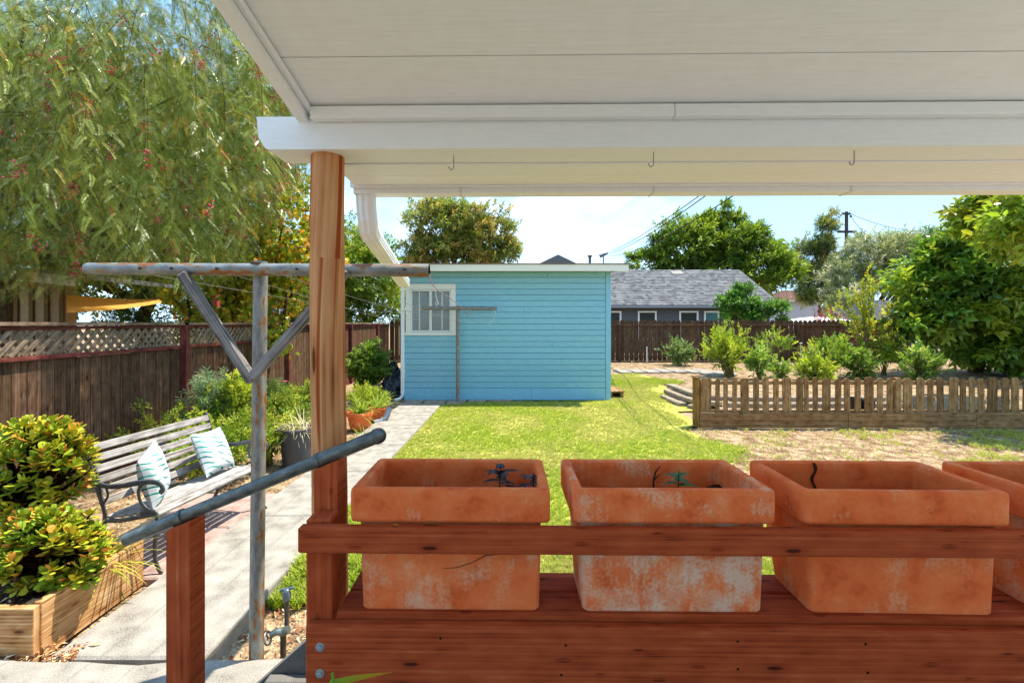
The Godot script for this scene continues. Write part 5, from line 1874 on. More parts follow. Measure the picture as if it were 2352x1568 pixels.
# ------------------------------------------------------------------ rose bed
func make_rose_bed() -> void:
	var small := sprig_mesh(7, 0.55, 0.45, 1, M.leaf, 13)
	var ye := [lin(164, 180, 58), lin(188, 196, 74), lin(130, 158, 50)]
	var gr := [lin(116, 148, 58), lin(142, 170, 72), lin(96, 130, 52), lin(166, 184, 100)]
	var grp := "rose bushes in the raised bed"
	# [u, base v, top v, width px, label, colours, stems, clear]
	var list := [
		[1557, 838, 775, 76, "rounded pale green bush against the back fence boards", [lin(126, 148, 88), lin(150, 168, 110), lin(98, 124, 66)], 40, 0.1],
		[1672, 864, 752, 112, "yellow green bush with long arching shoots by the round slab", ye, 34, 0.2],
		[1745, 870, 800, 56, "narrow green rose bush beside the arching yellow one", gr, 24, 0.25],
		[1778, 838, 752, 84, "tall flat topped shrub standing close to the back fence", ye + gr, 24, 0.5],
		[1790, 866, 838, 44, "low sparse bush at the foot of the narrow rose", gr, 16, 0.1],
		[1872, 874, 826, 80, "low mounded yellow green bush behind the picket tops", ye, 44, 0.05],
		[1850, 832, 805, 36, "little bronze leaved bush near the white stake", [lin(150, 140, 70), lin(120, 130, 60)], 14, 0.3],
		[1906, 868, 757, 84, "standard rose with a clear stem and rounded head", gr + ye, 34, 0.55],
		[1972, 868, 802, 84, "dense green rose bush with a red bloom", gr, 42, 0.1],
		[2030, 862, 772, 70, "two stemmed standard rose beneath the tall sunflower plant", gr + ye, 26, 0.5],
		[2106, 876, 796, 92, "wide glossy green rose bush nearest the shaded tree", gr, 44, 0.1]]
	for q in list:
		var g := G(q[0], q[1], 0.25)
		var z := -g.z
		var h: float = (q[1] - q[2]) / F * z
		var w: float = q[3] / F * z * 0.5
		bush("rose_bush", q[4], "bush", grp, g, h, w, int(q[6] * 0.6), 8, small, Vector2(0.15, 0.27), q[5], q[7])
	# long arching shoots of the yellow bush
	var sg := G(1680, 864, 0.25)
	var sh := bush("rose_bush", "long arching leafy shoots rising above the yellow green bush", "bush", grp, sg, 2.0, 0.75, 8, 26, small, Vector2(0.12, 0.18), ye, 0.35)
	# tall sunflower-like plant
	var g := G(1990, 862, 0.25)
	var sf := bush("sunflower_plant", "tall loose sunflower plant with orange blooms above the roses", "plant", "", g, 3.15, 0.85, 18, 13, small, Vector2(0.16, 0.26), [lin(178, 184, 58), lin(150, 168, 56), lin(200, 196, 80)], 0.2)
	for q in [[2008, 760, 0], [2046, 770, 0], [2000, 741, 0], [2018, 812, 0], [1985, 800, 0], [1968, 690, 0], [2012, 648, 0], [1990, 628, 0], [1958, 662, 0], [2030, 690, 0]]:
		var p := P(q[0], q[1], 13.6 + rr(-0.3, 0.3))
		var b := MB.new()
		for k in 11:
			var a := k * TAU / 11.0
			blade(b, p, Vector3(cos(a), sin(a), 0.3), 0.062, 0.03, 0.2, lin(214, 140, 30), lin(232, 178, 50))
		b.lathe(Transform3D(Basis(Vector3.RIGHT, PI / 2), p), [Vector2(0.028, 0.0), Vector2(0.022, 0.012), Vector2(0.0, 0.016)], 10, lin(80, 48, 22))
		part(sf, "bloom", b, M.softleaf)
	for q in [[1930, 768, "red rose bloom held on the standard rose", lin(200, 40, 40)], [1960, 762, "magenta rose bloom beside the red one", lin(190, 60, 120)], [1992, 757, "small violet rose bloom under the sunflower plant", lin(176, 80, 150)]]:
		var p := P(q[0], q[1] + 24, 13.1)
		var o := thing("rose_bloom", q[2], "flower", p, "rose blooms in the bed")
		var b := MB.new()
		for k in 12:
			blade(b, p, Vector3(cos(k * 0.9), 0.9, sin(k * 0.9)), 0.06, 0.06, 0.8, q[3], q[3] * 1.2)
		part(o, "petals", b, M.softleaf)
		b = MB.new()
		b.tube([p, p + Vector3(0, -0.25, 0.02), Vector3(p.x, 0.25, p.z)], [0.005, 0.006, 0.008], 5, lin(96, 110, 50))
		part(o, "stem", b, M.dull)
	# stakes and pipes
	var b := MB.new()
	var s := G(1486, 832, 0.25)
	b.tube([s, s + Vector3(0, 0.62, 0)], [0.022, 0.022], 8, lin(222, 222, 216))
	single("marker_stake", b, M.paint, "slim white pipe stake standing against the back fence", "stake")
	b = MB.new()
	s = G(1840, 836, 0.25)
	b.tube([s, s + Vector3(0, 0.78, 0)], [0.012, 0.012], 6, lin(200, 204, 204))
	b.tube([s + Vector3(-0.05, 0.79, 0), s + Vector3(0.05, 0.79, 0)], [0.02, 0.02], 6, lin(200, 204, 204))
	single("sprinkler_riser", b, M.paint, "thin grey sprinkler riser before the dark back fence", "pipe")
	# black nursery pots behind the pickets
	for q in [[1962, 930, "black nursery pot behind the pickets, the taller one"], [1992, 930, "black nursery pot behind the pickets, the shorter one"]]:
		var pp := Vector3((q[0] - CX) / F * 8.75, 0, -8.75)
		var hh := 0.42 if q[0] < 1970 else 0.36
		b = MB.new()
		b.lathe(Transform3D(Basis(), pp), [Vector2(0.0, 0.005), Vector2(0.095, 0.0), Vector2(0.125, hh), Vector2(0.118, hh), Vector2(0.1, hh * 0.5), Vector2(0, hh * 0.5)], 18, lin(38, 38, 40))
		single("nursery_pot", b, M.paint, q[2], "pot", "black pots behind the picket fence")

# ------------------------------------------------------------------ trees
func make_trees() -> void:
	# pepper tree
	var base := Vector3(-9.6, 0, -8.6)
	var o := thing("pepper_tree", "huge weeping pepper tree with feathery leaves and pink berries", "tree", base)
	var b := MB.new()
	var fork := Vector3(-9.0, 2.9, -8.4)
	limb(b, base, fork, 0.3, 0.22, 0.1, 10)
	var cen := Vector3(-5.9, 4.4, -7.3)
	var where := []
	var tint := PackedColorArray()
	var bw := []
	var bt := PackedColorArray()
	var frond := frond_mesh(13, 0.21, 0.0155, M.pepper)
	var greens := [lin(132, 148, 58), lin(112, 132, 50), lin(164, 170, 96), lin(86, 108, 42), lin(158, 172, 76)]
	for k in 22:
		var d := rdir(0.3)
		var e := cen + d * Vector3(3.0, 2.6, 1.9) * rr(0.5, 0.95)
		var pts := limb(b, fork, e, 0.045, 0.01, 0.22, 6)
	var fn := FastNoiseLite.new()
	fn.seed = 14
	fn.frequency = 0.55
	for k in 4000:
		# each strand leaves the canopy and hangs
		var d := rdir(0.1)
		var p := cen + d * Vector3(4.0, 3.3, 2.3) * lerpf(0.3, 1.0, pow(rng.randf(), 0.5))
		if fn.get_noise_3d(p.x, p.y, p.z) < -0.3: continue
		var px := 1146.0 + p.x / -p.z * F
		var floor_y := 2.38 + 0.5 * fn.get_noise_2d(p.x * 2.0, p.z * 2.0)
		if px > 470.0: floor_y = maxf(floor_y, 2.45 + (px - 470.0) * 0.0125)
		if p.y < floor_y: continue
		if px > 690.0 + rr(-30, 30): continue
		if px < -260.0: continue
		var drift := Vector3(rr(-0.35, 0.35), -1.0, rr(-0.35, 0.35))
		var ln := minf(rr(0.7, 1.9), p.y - floor_y + rr(0, 0.25))
		var n := int(ln / 0.075)
		var tone := pick(greens)
		var out := (p - cen) * Vector3(1, 0, 1)
		var q := p
		var dirn := (out.normalized() * 0.7 + Vector3(0, 0.15, 0)).normalized()
		var pts := [q]
		for j in n:
			dirn = (dirn + drift * 0.2).normalized()
			q += dirn * 0.075
			if j % 4 == 0: pts.append(q)
			var a := j * 2.3 + rr(-0.4, 0.4)
			var sd := (Vector3(cos(a), 0, sin(a)) * 0.85 + dirn * 0.7 + Vector3(0, -0.2, 0))
			where.append(aim(q, sd, rr(0.13, 0.25), rr(-0.7, 0.7)))
			var c2 := tone if rng.randf() < 0.75 else pick(greens)
			if rng.randf() < 0.05: c2 = lin(206, 168, 50)
			tint.append(c2 * rr(0.8, 1.2))
		if pts.size() > 2 and k % 3 == 0:
			var rd := []
			for j in pts.size(): rd.append(lerpf(0.006, 0.002, j / float(pts.size())))
			b.tube(pts, rd, 4, Color(0.9, 0.85, 0.6), false)
		if k % 7 == 0 and p.z > -8.0:
			for j in 18:
				bw.append(Transform3D(Basis().scaled(Vector3.ONE * rr(0.008, 0.0125)), q + Vector3(rng.randfn() * 0.035, rr(0, 0.2), rng.randfn() * 0.035)))
				bt.append(pick([lin(206, 60, 90), lin(188, 40, 66), lin(222, 112, 122)]))
	for k in 9000:
		var p := cen + rdir() * Vector3(3.6, 2.8, 2.0) * pow(rng.randf(), 0.4)
		var px := 1146.0 + p.x / -p.z * F
		if p.y < 2.75 + maxf(0.0, (px - 440.0) * 0.0125) or px > 660.0 or px < -150.0: continue
		where.append(aim(p, rdir(-0.7), rr(0.16, 0.3), rr(-1.2, 1.2)))
		tint.append(pick(greens))
	part(o, "trunk", b, M.bark)
	many(o, "crown", frond, where, tint).set_meta("kind", "stuff")
	var berry := MB.new()
	berry.lathe(Transform3D(), [Vector2(0.0, -1.0), Vector2(0.75, -0.66), Vector2(1.0, 0.0), Vector2(0.75, 0.66), Vector2(0.0, 1.0)], 6)
	many(o, "berries", berry.mesh(M.jade), bw, bt).set_meta("kind", "stuff")
	# redbud with round leaves behind the side fence
	var rl := leaf_mesh(0.95, 0.12, 0.25, 1, M.leaf)
	base = Vector3(-5.3, 0, -9.2)
	o = thing("redbud_tree", "small tree of round yellowing leaves on several stems behind the side fence", "tree", base)
	b = MB.new()
	where = []
	tint = PackedColorArray()
	var rc := [lin(164, 180, 56), lin(190, 194, 64), lin(136, 160, 50), lin(214, 190, 56), lin(212, 146, 54), lin(150, 172, 58)]
	for k in 9:
		var tip := Vector3(-4.75 + (k - 4) * 0.42, rr(3.4, 5.0), -9.0 + rr(-0.8, 0.8))
		var st := base + Vector3((k - 4) * 0.09, 0, rr(-0.15, 0.15))
		var pts := limb(b, st, tip, 0.045, 0.012, 0.1, 7, Color(0.8, 0.78, 0.6))
		for j in 40:
			var f := rr(0.42, 1.0)
			var q: Vector3 = st.lerp(tip, f)
			var e := q + rdir(0.1) * Vector3(0.95, 0.7, 0.8) * rr(0.3, 1.0)
			b.tube([q, q.lerp(e, 0.5) + Vector3(0, 0.04, 0), e], [0.008, 0.005, 0.002], 4, Color(0.7, 0.65, 0.5))
			for m in 24:
				var p := q.lerp(e, rr(0.2, 1.05)) + rdir() * 0.1
				where.append(aim(p, rdir(-0.5), rr(0.055, 0.1), rr(-1.2, 1.2)))
				tint.append(pick(rc))
	part(o, "trunk", b, M.bark)
	many(o, "crown", rl, where, tint).set_meta("kind", "stuff")
	var oval := sprig_mesh(7, 0.5, 0.42, 0, M.leaf, 23)
	var long := sprig_mesh(8, 0.36, 0.55, 0, M.leaf, 24)
	var fine := sprig_mesh(10, 0.26, 0.4, 0, M.gloss, 25)
	var bg := "trees beyond the fences"
	# laurel beyond the side fence
	tree("laurel_tree", "dense bright green laurel beyond the fence by the shed", bg, Vector3(-5.3, 0, -18.6), 1.8, [[Vector3(-5.4, 3.4, -18.6), Vector3(1.5, 1.9, 1.2)], [Vector3(-6.6, 4.2, -19.4), Vector3(1.4, 1.9, 1.2)], [Vector3(-4.5, 2.7, -20.6), Vector3(0.7, 1.0, 0.7)]], 6500, oval, Vector2(0.18, 0.3), [lin(150, 170, 48), lin(174, 186, 62), lin(108, 136, 44), lin(84, 114, 40)], 0.14)
	tree("hedge_tree", "dark green shrubby tree under the orange shade sail", bg, Vector3(-8.6, 0, -14.5), 0.8, [[Vector3(-8.4, 1.9, -14.5), Vector3(2.2, 1.1, 0.9)], [Vector3(-10.5, 1.8, -15.0), Vector3(1.8, 1.0, 0.9)], [Vector3(-6.4, 2.0, -14.8), Vector3(1.1, 1.2, 0.9)]], 4200, oval, Vector2(0.14, 0.24), [lin(70, 96, 40), lin(96, 120, 48), lin(130, 146, 52)], 0.12)
	tree("olive_tree", "olive green tree filling the gap behind the pepper tree", bg, Vector3(-11.5, 0, -15.5), 2.5, [[Vector3(-11.0, 5.4, -15.0), Vector3(3.6, 3.2, 2.0)], [Vector3(-14.5, 5.0, -15.0), Vector3(3.2, 3.0, 2.0)], [Vector3(-8.0, 4.6, -15.0), Vector3(2.2, 2.4, 1.6)], [Vector3(-12.5, 8.6, -15.5), Vector3(3.2, 2.0, 1.8)], [Vector3(-9.2, 8.2, -15.5), Vector3(2.2, 1.8, 1.6)]], 7000, oval, Vector2(0.3, 0.5), [lin(110, 124, 46), lin(138, 144, 56), lin(86, 104, 40), lin(160, 152, 60)], 0.3)
	# tree behind the shed
	tree("oak_tree", "broad open crowned tree rising behind the blue shed roof", bg, P(1050, 742, 26) * Vector3(1, 0, 1), 4.2, [[P(1010, 530, 26), Vector3(1.9, 1.7, 1.5)], [P(1110, 535, 26), Vector3(1.7, 1.5, 1.5)], [P(1055, 500, 26.5), Vector3(1.2, 0.9, 1.1)], [P(960, 575, 26), Vector3(0.9, 1.0, 1.0)], [P(1150, 580, 26), Vector3(0.9, 0.9, 1.0)], [P(1050, 585, 26), Vector3(2.2, 0.8, 1.2)]], 3900, long, Vector2(0.3, 0.48), [lin(140, 152, 72), lin(164, 166, 88), lin(110, 128, 60), lin(180, 160, 84)], 0.24, 0.1, 1, 0.5)
	# tree behind the grey house, with upright shoots
	tree("mulberry_tree", "large bright green tree with upright shoots behind the grey house", bg, P(1640, 742, 33) * Vector3(1, 0, 1), 3.5, [[P(1600, 570, 33), Vector3(3.3, 2.0, 2.2)], [P(1720, 590, 33), Vector3(2.6, 2.1, 2.0)], [P(1660, 545, 33), Vector3(2.4, 1.1, 1.8)], [P(1770, 645, 32), Vector3(1.9, 2.0, 1.6)], [P(1500, 605, 33), Vector3(1.8, 0.9, 1.5)], [P(1612, 512, 33), Vector3(0.3, 0.9, 0.3)], [P(1640, 508, 33), Vector3(0.3, 1.0, 0.3)], [P(1668, 505, 33), Vector3(0.3, 1.0, 0.3)], [P(1700, 512, 33), Vector3(0.3, 1.0, 0.3)], [P(1580, 525, 33), Vector3(0.3, 0.9, 0.3)], [P(1550, 545, 33), Vector3(0.35, 0.9, 0.3)], [P(1735, 535, 33), Vector3(0.35, 0.9, 0.3)], [P(1770, 560, 33), Vector3(0.4, 0.8, 0.4)], [P(1520, 560, 33), Vector3(0.4, 0.8, 0.4)]], 5000, long, Vector2(0.38, 0.62), [lin(124, 146, 48), lin(150, 166, 58), lin(96, 122, 44), lin(112, 138, 52)], 0.3, 0.9, 1, 0.3)
	tree("small_green_tree", "young glossy green tree in front of the grey house windows", bg, P(1722, 742, 21.5) * Vector3(1, 0, 1) + Vector3(0, 0.25, 0), 1.0, [[P(1700, 706, 21.5), Vector3(0.8, 0.65, 0.7)], [P(1765, 712, 21.5), Vector3(0.8, 0.55, 0.7)], [P(1712, 680, 21.5), Vector3(0.5, 0.45, 0.45)], [P(1670, 715, 21.5), Vector3(0.45, 0.45, 0.4)]], 1700, oval, Vector2(0.22, 0.34), [lin(94, 140, 56), lin(120, 162, 70), lin(74, 114, 50)], 0.08, 0.5)
	tree("tall_ash_tree", "tall airy dark tree beside the utility pole", bg, P(1885, 742, 38) * Vector3(1, 0, 1), 3.5, [[P(1893, 545, 38), Vector3(1.3, 1.8, 1.2)], [P(1868, 590, 38), Vector3(1.7, 1.4, 1.3)], [P(1895, 645, 38), Vector3(2.1, 1.6, 1.4)], [P(1855, 660, 38), Vector3(1.3, 1.2, 1.1)], [P(1906, 508, 38), Vector3(0.7, 0.9, 0.7)]], 2600, fine, Vector2(0.4, 0.65), [lin(112, 130, 70), lin(132, 146, 76), lin(92, 112, 66), lin(164, 156, 72)], 0.2, 0.2, 1, 0.25)
	tree("pale_leaved_tree", "rounded silvery green tree between the pole and the shaded tree", bg, P(2010, 742, 26) * Vector3(1, 0, 1), 2.0, [[P(2030, 600, 26), Vector3(2.1, 1.6, 1.6)], [P(2110, 610, 26.5), Vector3(2.1, 1.7, 1.6)], [P(1960, 645, 26), Vector3(1.3, 1.4, 1.2)], [P(1945, 690, 25), Vector3(0.9, 1.0, 0.8)], [P(2080, 570, 26), Vector3(1.4, 0.9, 1.1)]], 5200, fine, Vector2(0.3, 0.48), [lin(146, 156, 104), lin(176, 182, 140), lin(112, 126, 80), lin(200, 202, 176)], 0.16, 0.3)
	# the large tree on the right; its limbs reach over the bed
	var big := sprig_mesh(6, 0.44, 0.6, 0, M.gloss, 26)
	tree("shade_tree", "big dark leafy tree drooping low over the rose bed", bg, Vector3(15.2, 0.25, -15.0), 1.6, [[P(2190, 690, 14), Vector3(1.5, 1.6, 1.4)], [P(2290, 640, 13.6), Vector3(1.9, 1.9, 1.5)], [P(2380, 600, 14.5), Vector3(2.4, 2.3, 1.8)], [P(2240, 760, 14.2), Vector3(1.5, 0.9, 1.2)], [P(2330, 760, 14.0), Vector3(1.9, 1.1, 1.4)], [P(2120, 720, 13.6), Vector3(0.8, 0.7, 0.8)], [P(2230, 590, 13.6), Vector3(1.0, 0.7, 0.9)], [P(2450, 700, 14.0), Vector3(2.2, 2.2, 1.6)]], 6800, big, Vector2(0.28, 0.46), [lin(108, 146, 50), lin(134, 166, 58), lin(84, 120, 46), lin(164, 182, 62)], 0.2, 0.25, 1, 0.5)
	# a long-leaved branch reaching in from beside the patio: it throws the shade on the grass there
	tree("yellow_leaved_tree", "tree with long yellow green leaves reaching over the picket fence end", bg, Vector3(12.4, 0, -8.6), 2.4, [[Vector3(9.9, 3.6, -7.9), Vector3(1.2, 0.75, 1.1)], [Vector3(11.2, 3.9, -8.6), Vector3(1.5, 0.9, 1.2)], [Vector3(12.6, 4.4, -9.0), Vector3(1.8, 1.2, 1.5)], [P(2300, 520, 10.2), Vector3(0.9, 0.45, 0.7)], [P(2200, 500, 10.4), Vector3(0.5, 0.2, 0.4)], [P(2330, 450, 9.8), Vector3(0.7, 0.35, 0.6)]], 4600, big, Vector2(0.2, 0.34), [lin(146, 172, 54), lin(164, 184, 62), lin(118, 150, 50), lin(176, 180, 60)], 0.14, 0.0, 1, 0.4)
	# red leaved shrub over the back fence
	var rs := P(1890, 742, 20.5) * Vector3(1, 0, 1) + Vector3(0, 0.25, 0)
	bush("red_maple_shrub", "small red leaved shrub peeping over the back fence", "shrub", "", rs, 2.35, 1.1, 26, 24, fine, Vector2(0.14, 0.24), [lin(186, 90, 84), lin(204, 124, 110), lin(150, 70, 66)], 0.5)

# ------------------------------------------------------------------ houses beyond
func hipless(o: Node3D, m: Material, x0: float, x1: float, z0: float, z1: float, ye: float, yr: float, hipr: float, col: Color, courses: int) -> void:
	# a roof slope facing the viewer, laid in overlapping courses of shingles with uneven tabs
	var b := MB.new()
	for k in courses:
		var f0 := k / float(courses)
		var f1 := (k + 1.0) / courses
		var xa := x0
		var xb0 := x1 - hipr * f0
		var y0 := lerpf(ye, yr, f0)
		var y1 := lerpf(ye, yr, f1) + 0.012
		var za := lerpf(z0, z1, f0)
		var zb := lerpf(z0, z1, f1)
		var x := xa
		while x < xb0:
			var w := minf(rr(0.14, 0.3), xb0 - x)
			var t := rr(0.5, 1.15)
			var xe0 := x + w
			b.flat([Vector3(x, y0 + 0.035, -za), Vector3(xe0, y0 + 0.035, -za), Vector3(minf(xe0, x1 - hipr * f1), y1, -zb), Vector3(minf(x, x1 - hipr * f1), y1, -zb)], col * t, Vector3(0, 1, 1))
			b.flat([Vector3(x, y0 + 0.035, -za), Vector3(xe0, y0 + 0.035, -za), Vector3(xe0, y0 - 0.03, -za), Vector3(x, y0 - 0.03, -za)], col * t, Vector3(0, 0, 1))
			x += w
	var r := part(o, "shingles", b, m)
	r.set_meta("kind", "stuff")

func make_houses() -> void:
	# grey house
	var Z := 25.0
	var o := thing("grey_house", "grey house with shingled roof and white framed windows beyond the fence", "house", Vector3(10, 0.2, -28))
	var x0 := -1.0
	var x1 := 15.1
	one(o, "wall", M.stucco, x0, x1 - 0.4, 0.2, 2.75, Z + 0.5, Z + 7.0, 0.0, lin(118, 122, 130))
	hipless(o, M.shingle, x0 - 0.5, x1, Z, Z + 4.2, 2.75, 5.1, 0.15, Color(0.58, 0.57, 0.56), 22)
	var b := MB.new()
	b.flat([Vector3(x0 - 0.5, 5.1, -(Z + 4.2)), Vector3(x1 - 0.15, 5.1, -(Z + 4.2)), Vector3(x1, 2.75, -(Z + 8.4)), Vector3(x0 - 0.5, 2.75, -(Z + 8.4))], lin(130, 130, 134), Vector3(0, 1, -1))
	part(o, "roof_back", b, M.shingle)
	b = MB.new()
	b.flat([Vector3(x1 - 0.42, 2.7, -(Z + 0.5)), Vector3(x1 - 0.42, 5.0, -(Z + 4.2)), Vector3(x1 - 0.42, 2.7, -(Z + 7.9))], lin(118, 122, 130), Vector3(1, 0, 0))
	part(o, "gable_wall", b, M.stucco)
	one(o, "fascia", M.whitetrim, x0 - 0.5, x1, 2.62, 2.745, Z - 0.01, Z + 0.04, 0.0, lin(150, 154, 160))
	b = MB.new()
	b.box(Transform3D(Basis(Vector3.RIGHT, 0.51), P(1555, 627, Z + 3.75)), Vector3(0.72, 0.1, 0.5), 0.02, lin(66, 68, 72))
	part(o, "skylight", b, M.paint)
	for q in [[1398, 1427], [1465, 1508], [1560, 1604], [1617, 1652]]:
		var zw := Z + 0.5
		var xa: float = (q[0] - CX) / F * zw
		var xb: float = (q[1] - CX) / F * zw
		var ya := 0.9
		var yb := 1.8 + 28.0 / F * zw
		var w := Node3D.new()
		w.name = "window"
		w.position = -o.position
		o.add_child(w, true)
		for e in [[xa, xb, yb - 0.09, yb], [xa, xb, ya, ya + 0.09], [xa, xa + 0.09, ya + 0.092, yb - 0.092], [xb - 0.09, xb, ya + 0.092, yb - 0.092]]:
			one(w, "frame", M.whitetrim, e[0], e[1], e[2], e[3], zw - 0.05, zw - 0.003, 0.0)
		one(w, "pane", M.paint, xa + 0.09, xb - 0.09, ya + 0.09, yb - 0.09, zw - 0.02, zw - 0.004, 0.0, lin(34, 40, 42) if q[0] != 1617 else lin(60, 110, 112))
	# board and batten house on the left
	Z = 9.6
	o = thing("neighbour_house", "tan board and batten house wall under a pale roof edge, behind lattice", "house", Vector3(-11, 0, -Z))
	var xe: float = (150 - CX) / F * Z
	one(o, "wall", M.stucco, -16.0, xe, 0.0, 2.72, Z, Z + 0.25, 0.0, lin(206, 178, 138))
	var x := xe - 0.06
	while x > -11.6:
		one(o, "batten", M.stucco, x - 0.045, x + 0.045, 0.02, 2.7, Z - 0.04, Z - 0.002, 0.004, lin(140, 112, 74))
		x -= 0.31
	b = MB.new()
	b.box(Transform3D(Basis(Vector3.BACK, -0.1), Vector3(-12.0, 3.1, -(Z + 0.6))), Vector3(8.4, 0.09, 3.0), 0.0, lin(216, 216, 214))
	part(o, "roof", b, M.shingle)
	b = MB.new()
	b.box(Transform3D(Basis(Vector3.BACK, -0.1), Vector3(-12.0, 2.99, -(Z - 0.93))), Vector3(8.4, 0.18, 0.03), 0.0, lin(222, 216, 200))
	part(o, "fascia", b, M.whitetrim)
	# orange shade sail with its red post
	o = thing("shade_sail", "orange triangular shade sail stretched beside the neighbour's wall", "shade sail", P(152, 697, 9.2))
	var rows := []
	for i in 9:
		var f := i / 8.0
		var row := []
		for j in 9:
			var a := P(152, 677, 9.55).lerp(P(420, 684, 11.5), f)
			var e := P(152, 719, 8.3).lerp(P(420, 684.5, 11.5), f)
			var s := j / 8.0
			row.append(a.lerp(e, s) + Vector3(0, -0.12 * s * (1.0 - s) * (1.0 - f) - 0.06 * sin(f * PI), 0))
		rows.append(row)
	b = MB.new()
	b.sheet(rows, lin(246, 184, 92))
	part(o, "cloth", b, M.softleaf)
	b = MB.new()
	b.tube([P(420, 684, 11.5), P(494, 668, 12.0)], [0.006, 0.006], 5, lin(200, 198, 190))
	part(o, "cord", b, M.paint)
	b = MB.new()
	var sp := P(494, 742, 12.0) * Vector3(1, 0, 1)
	wb(b, sp.x - 0.07, sp.x + 0.07, 0.0, 2.72, 11.95, 12.09, 0.004, lin(150, 60, 52))
	single("sail_post", b, M.paint, "red square post that holds the shade sail's corner", "post")
	# folded parasol with checked cloth
	var up := P(640, 742, 13.5) * Vector3(1, 0, 1)
	o = thing("folded_parasol", "folded blue and white checked parasol beyond the side fence", "parasol", up)
	b = MB.new()
	b.tube([up, up + Vector3(0, 2.65, 0)], [0.025, 0.025], 8, lin(190, 184, 170))
	part(o, "pole", b, M.paint)
	var names := 0
	for k in 12:
		b = MB.new()
		var a0 := TAU * k / 12.0
		var a1 := TAU * (k + 1) / 12.0
		var am := (a0 + a1) * 0.5
		for j in 8:
			var f0 := j / 8.0
			var f1 := (j + 1) / 8.0
			var r0 := lerpf(0.3, 0.05, f0)
			var r1 := lerpf(0.3, 0.05, f1)
			var c := lin(206, 208, 212) if (j + k) % 2 == 0 else lin(130, 142, 166)
			b.flat([up + Vector3(cos(a0) * r0, 1.7 + f0, sin(a0) * r0), up + Vector3(cos(am) * r0 * 0.62, 1.7 + f0, sin(am) * r0 * 0.62), up + Vector3(cos(am) * r1 * 0.62, 1.7 + f1, sin(am) * r1 * 0.62), up + Vector3(cos(a0) * r1, 1.7 + f1, sin(a0) * r1)], c, Vector3(cos(am), 0.2, sin(am)))
			b.flat([up + Vector3(cos(am) * r0 * 0.62, 1.7 + f0, sin(am) * r0 * 0.62), up + Vector3(cos(a1) * r0, 1.7 + f0, sin(a1) * r0), up + Vector3(cos(a1) * r1, 1.7 + f1, sin(a1) * r1), up + Vector3(cos(am) * r1 * 0.62, 1.7 + f1, sin(am) * r1 * 0.62)], c, Vector3(cos(am), 0.2, sin(am)))
		part(o, "gore", b, M.dull)
	# pale house far behind on the left with a dark panel
	o = thing("pale_house", "pale sided house glimpsed between the redbud stems", "house", Vector3(-9.5, 0, -21))
	one(o, "wall", M.stucco, -12.5, -7.6, 0.0, 3.0, 20.0, 24.0, 0.0, lin(88, 94, 110))
	one(o, "siding", M.stucco, -12.5, -7.6, 3.0, 5.0, 19.95, 24.0, 0.0, lin(206, 208, 214))
	# gable roof far behind the shed
	o = thing("gable_house", "house whose grey gable roof peeps over the shed roof", "house", P(1282, 742, 34) * Vector3(1, 0, 1))
	var gp := P(1282, 584, 34)
	one(o, "wall", M.stucco, gp.x - 4.0, gp.x + 4.4, 0.0, 5.0, 34.3, 40.0, 0.0, lin(200, 190, 176))
	b = MB.new()
	for s in [-1.0, 1.0]:
		b.flat([gp, gp + Vector3(s * 5.0, -2.4, 0), gp + Vector3(s * 5.0, -2.4, -7), gp + Vector3(0, 0, -7)], lin(190, 178, 168), Vector3(s, 1, 0))
	b.flat([gp + Vector3(-5, -2.4, 0.0), gp, gp + Vector3(5, -2.4, 0.0)], lin(206, 196, 186), Vector3(0, 0, 1))
	part(o, "roof", b, M.shingle)
	b = MB.new()
	b.tube([P(1355, 604, 33), P(1355, 588, 33)], [0.1, 0.1], 8, lin(96, 90, 86))
	b.tube([P(1355, 590, 33), P(1355, 586, 33)], [0.16, 0.16], 8, lin(96, 90, 86))
	part(o, "vent_pipe", b, M.paint)
	b = MB.new()
	b.tube([P(1386, 620, 32), P(1386, 584, 32)], [0.04, 0.04], 8, lin(90, 92, 96))
	b.tube([P(1378, 588, 32), P(1397, 581, 32)], [0.14, 0.05], 8, lin(120, 124, 130))
	part(o, "service_mast", b, M.paint)
	# house with brown roof and white wall on the right
	o = thing("white_house", "white walled house with brown roof between the far trees", "house", P(1880, 742, 45) * Vector3(1, 0, 1))
	var wx := P(1880, 742, 45).x
	one(o, "wall", M.stucco, wx - 3.5, wx + 4.0, 0.0, 3.9, 45.0, 50.0, 0.0, lin(226, 228, 236))
	b = MB.new()
	b.flat([Vector3(wx - 4.0, 3.9, -44.5), Vector3(wx + 4.5, 3.9, -44.5), Vector3(wx + 1.0, 5.1, -47.5), Vector3(wx - 2.0, 5.1, -47.5)], lin(176, 132, 112), Vector3(0, 1, 1))
	b.flat([Vector3(wx - 4.0, 3.9, -44.5), Vector3(wx - 4.0, 3.9, -50.5), Vector3(wx - 2.0, 5.1, -47.5)], lin(176, 132, 112), Vector3(-1, 1, 0))
	b.flat([Vector3(wx + 4.5, 3.9, -44.5), Vector3(wx + 4.5, 3.9, -50.5), Vector3(wx + 1.0, 5.1, -47.5)], lin(176, 132, 112), Vector3(1, 1, 0))
	part(o, "roof", b, M.shingle)
	# grey outbuilding with gable
	o = thing("outbuilding", "grey outbuilding with pale gable roof behind the rose bed fence", "outbuilding", P(2010, 742, 23) * Vector3(1, 0, 1))
	var px := P(1965, 690, 23)
	b = MB.new()
	b.flat([Vector3(px.x - 1.1, 1.85, px.z), Vector3(px.x + 1.0, 1.85, px.z), px + Vector3(0, 0.0, 0)], lin(150, 152, 164), Vector3(0, 0, 1))
